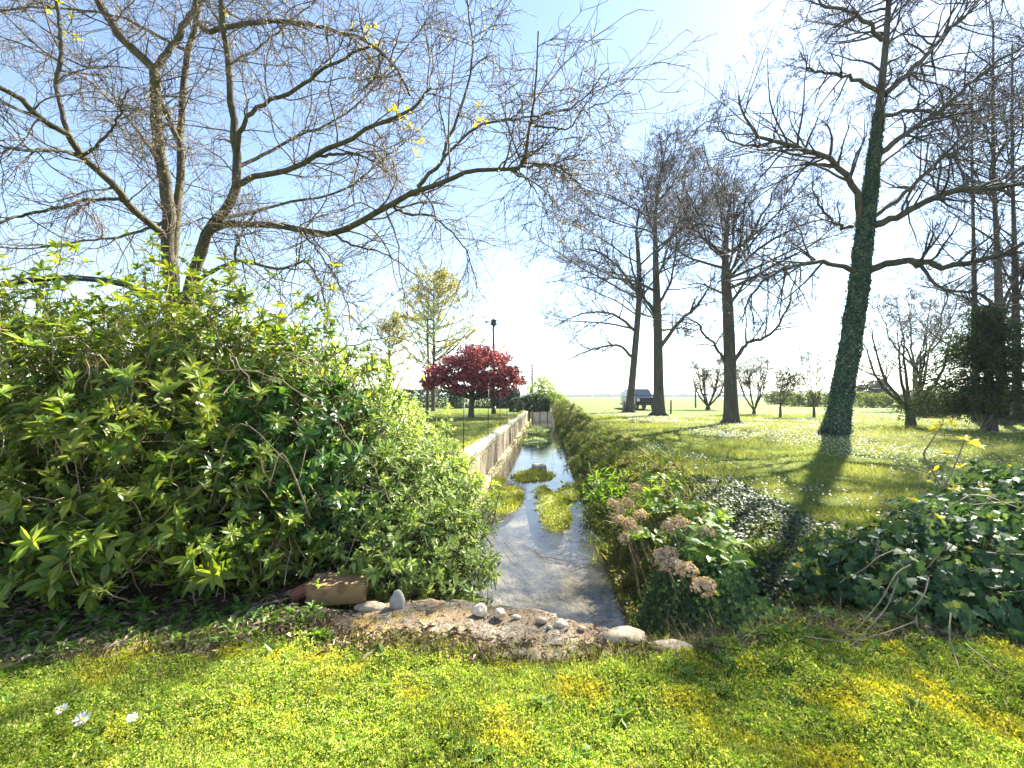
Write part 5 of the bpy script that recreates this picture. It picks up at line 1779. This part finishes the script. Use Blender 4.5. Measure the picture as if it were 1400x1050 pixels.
def straw():
    # dry stalks at the right end of the slab, grit and crumbs on the slab
    n = 1500
    x = rng.normal(1.2, .28, n); y = rng.normal(2.12, .09, n)
    keep = (x > .78) & (y > 1.9)
    x, y = x[keep], y[keep]; n = len(x)
    pos = np.stack([x, y, np.maximum(gz(x, np.minimum(y, 2.2)), -.1)], 1)
    ax = rng.normal(0, .9, (n, 3)) * np.array([1, 1, .3]) + np.array([0, 0, .35])
    me = leaves('dry_grass', leaf_template(1, .4, 0, 'blade'), pos, ax, rng.normal(0, 1, (n, 3)) + np.array([0, 0, .5]), rng.uniform(.05, .18, n), rng.uniform(.0015, .003, n))
    tag(link('dry_grass', me, M['litter']), 'dry straw tangle at the right end of the slab', 'dry grass', kind='stuff')
    n = 6500
    x = rng.uniform(-.82, .8, n)
    f = np.interp(x, [-.86, -.42, .1, .62, .82], [2.05, 1.93, 1.86, 1.88, 1.93])
    b = np.interp(x, [-.86, -.42, -.2, .05, .28, .55, .82], [2.25, 2.36, 2.36, 2.31, 2.22, 2.06, 2.0])
    w = rng.uniform(.06, .97, n) ** .8
    y = f + (b - f) * w
    pos = np.stack([x, y, np.full(n, .0)], 1)
    bv = bpy.data.objects['stone_slab']
    from mathutils.bvhtree import BVHTree
    tree = BVHTree.FromPolygons([v.co for v in bv.data.vertices], [p.vertices for p in bv.data.polygons])
    for i in range(n):
        hit = tree.ray_cast(Vector((x[i], y[i], 1)), Vector((0, 0, -1)))
        pos[i, 2] = (hit[0].z if hit[0] else 0) + .002
    me = leaves('slab_grit', leaf_template(.8, .3, .2, 'small'), pos, rng.normal(0, 1, (n, 3)) * np.array([1, 1, .4]), rng.normal(0, .5, (n, 3)) + np.array([0, 0, 1]), rng.uniform(.002, .008, n) * np.where(rng.random(n) < .08, 2.4, 1))
    tag(link('slab_grit', me, M['litter']), 'grit and crumbled dead leaves strewn over the slab', 'grit', kind='stuff')


straw()


def litter():
    n = 17000
    x = rng.uniform(-3.2, 3.0, n)
    e = edge_y(x)
    y = e + np.where(rng.random(n) < .6, rng.normal(.03, .06, n), rng.uniform(-.02, .55, n))
    keep = ~((x > -.85) & (x < .8) & (y > e + .10)) & (y < 2.9) & ~((x > -1.1) & (y > 2.2))
    keep &= ~((x > .8) & (x < 1.15) & (y > 2.2))
    x, y = x[keep], y[keep]
    n = len(x)
    pos = np.stack([x, y, gz(x, np.minimum(y, 2.2)) + rng.uniform(.004, .03, n)], 1)
    ax = rng.normal(0, 1, (n, 3)) * np.array([1, 1, .25])
    wide = rng.random(n) < .25
    L = np.where(wide, rng.uniform(.006, .02, n), rng.uniform(.02, .07, n))
    W = np.where(wide, L, rng.uniform(.0015, .0035, n))
    me = leaves('leaf_litter', leaf_template(.7, .2, .15, 'small'), pos, ax, rng.normal(0, .4, (n, 3)) + np.array([0, 0, 1]), L, W)
    tag(link('leaf_litter', me, M['litter']), 'dead leaves and dry stalks along the shrub and slab edge', 'leaf litter', kind='stuff')
    # low weeds at the edge of the moss
    k = 1000
    x = np.concatenate([rng.uniform(-3, -.8, 670), rng.uniform(.85, 2.8, 270), rng.uniform(-2.2, 2.2, 60)])
    off = np.concatenate([np.abs(rng.normal(.0, .32, 670)), rng.normal(.04, .16, 270), -rng.uniform(.05, .6, 60)])
    y = np.clip(edge_y(x) + off, 1.15, 2.55)
    y = np.where((x > -.9) & (x < 1.4), np.minimum(y, 2.0), y)
    p = np.stack([x, y, np.maximum(gz(x, y), -.05) + .01], 1)
    lp, ld, ln = rosettes(p, rng.normal(0, .2, (k, 3)) + np.array([0, 0, 1]), 9, 30, 80)
    sc = np.repeat(rng.uniform(.6, 1.3, k), 9) * rng.uniform(.02, .05, len(lp))
    me = leaves('low_weeds', leaf_template(.42, .3, .08), lp, ld, ln, sc)
    tag(link('low_weeds', me, M['weed']), 'low leafy weeds along the edge of the front moss', 'weeds', kind='stuff')


litter()


# ------------------------------------------------------------------ thin spring haze over the flat fields
def haze():
    bm = bmesh.new()
    add_box(bm, (0, 0, 11.5), (18600, 18600, 26))
    m, t = new_mat('haze_air')
    v = N(t, 'ShaderNodeVolumePrincipled')
    v.inputs['Color'].default_value = (.86, .92, 1, 1)
    v.inputs['Density'].default_value = .00045
    o = N(t, 'ShaderNodeOutputMaterial')
    t.links.new(v.outputs[0], o.inputs['Volume'])
    tag(bm_obj('haze', bm, m), 'thin pale haze hanging over the flat fields', 'haze', kind='stuff')


haze()
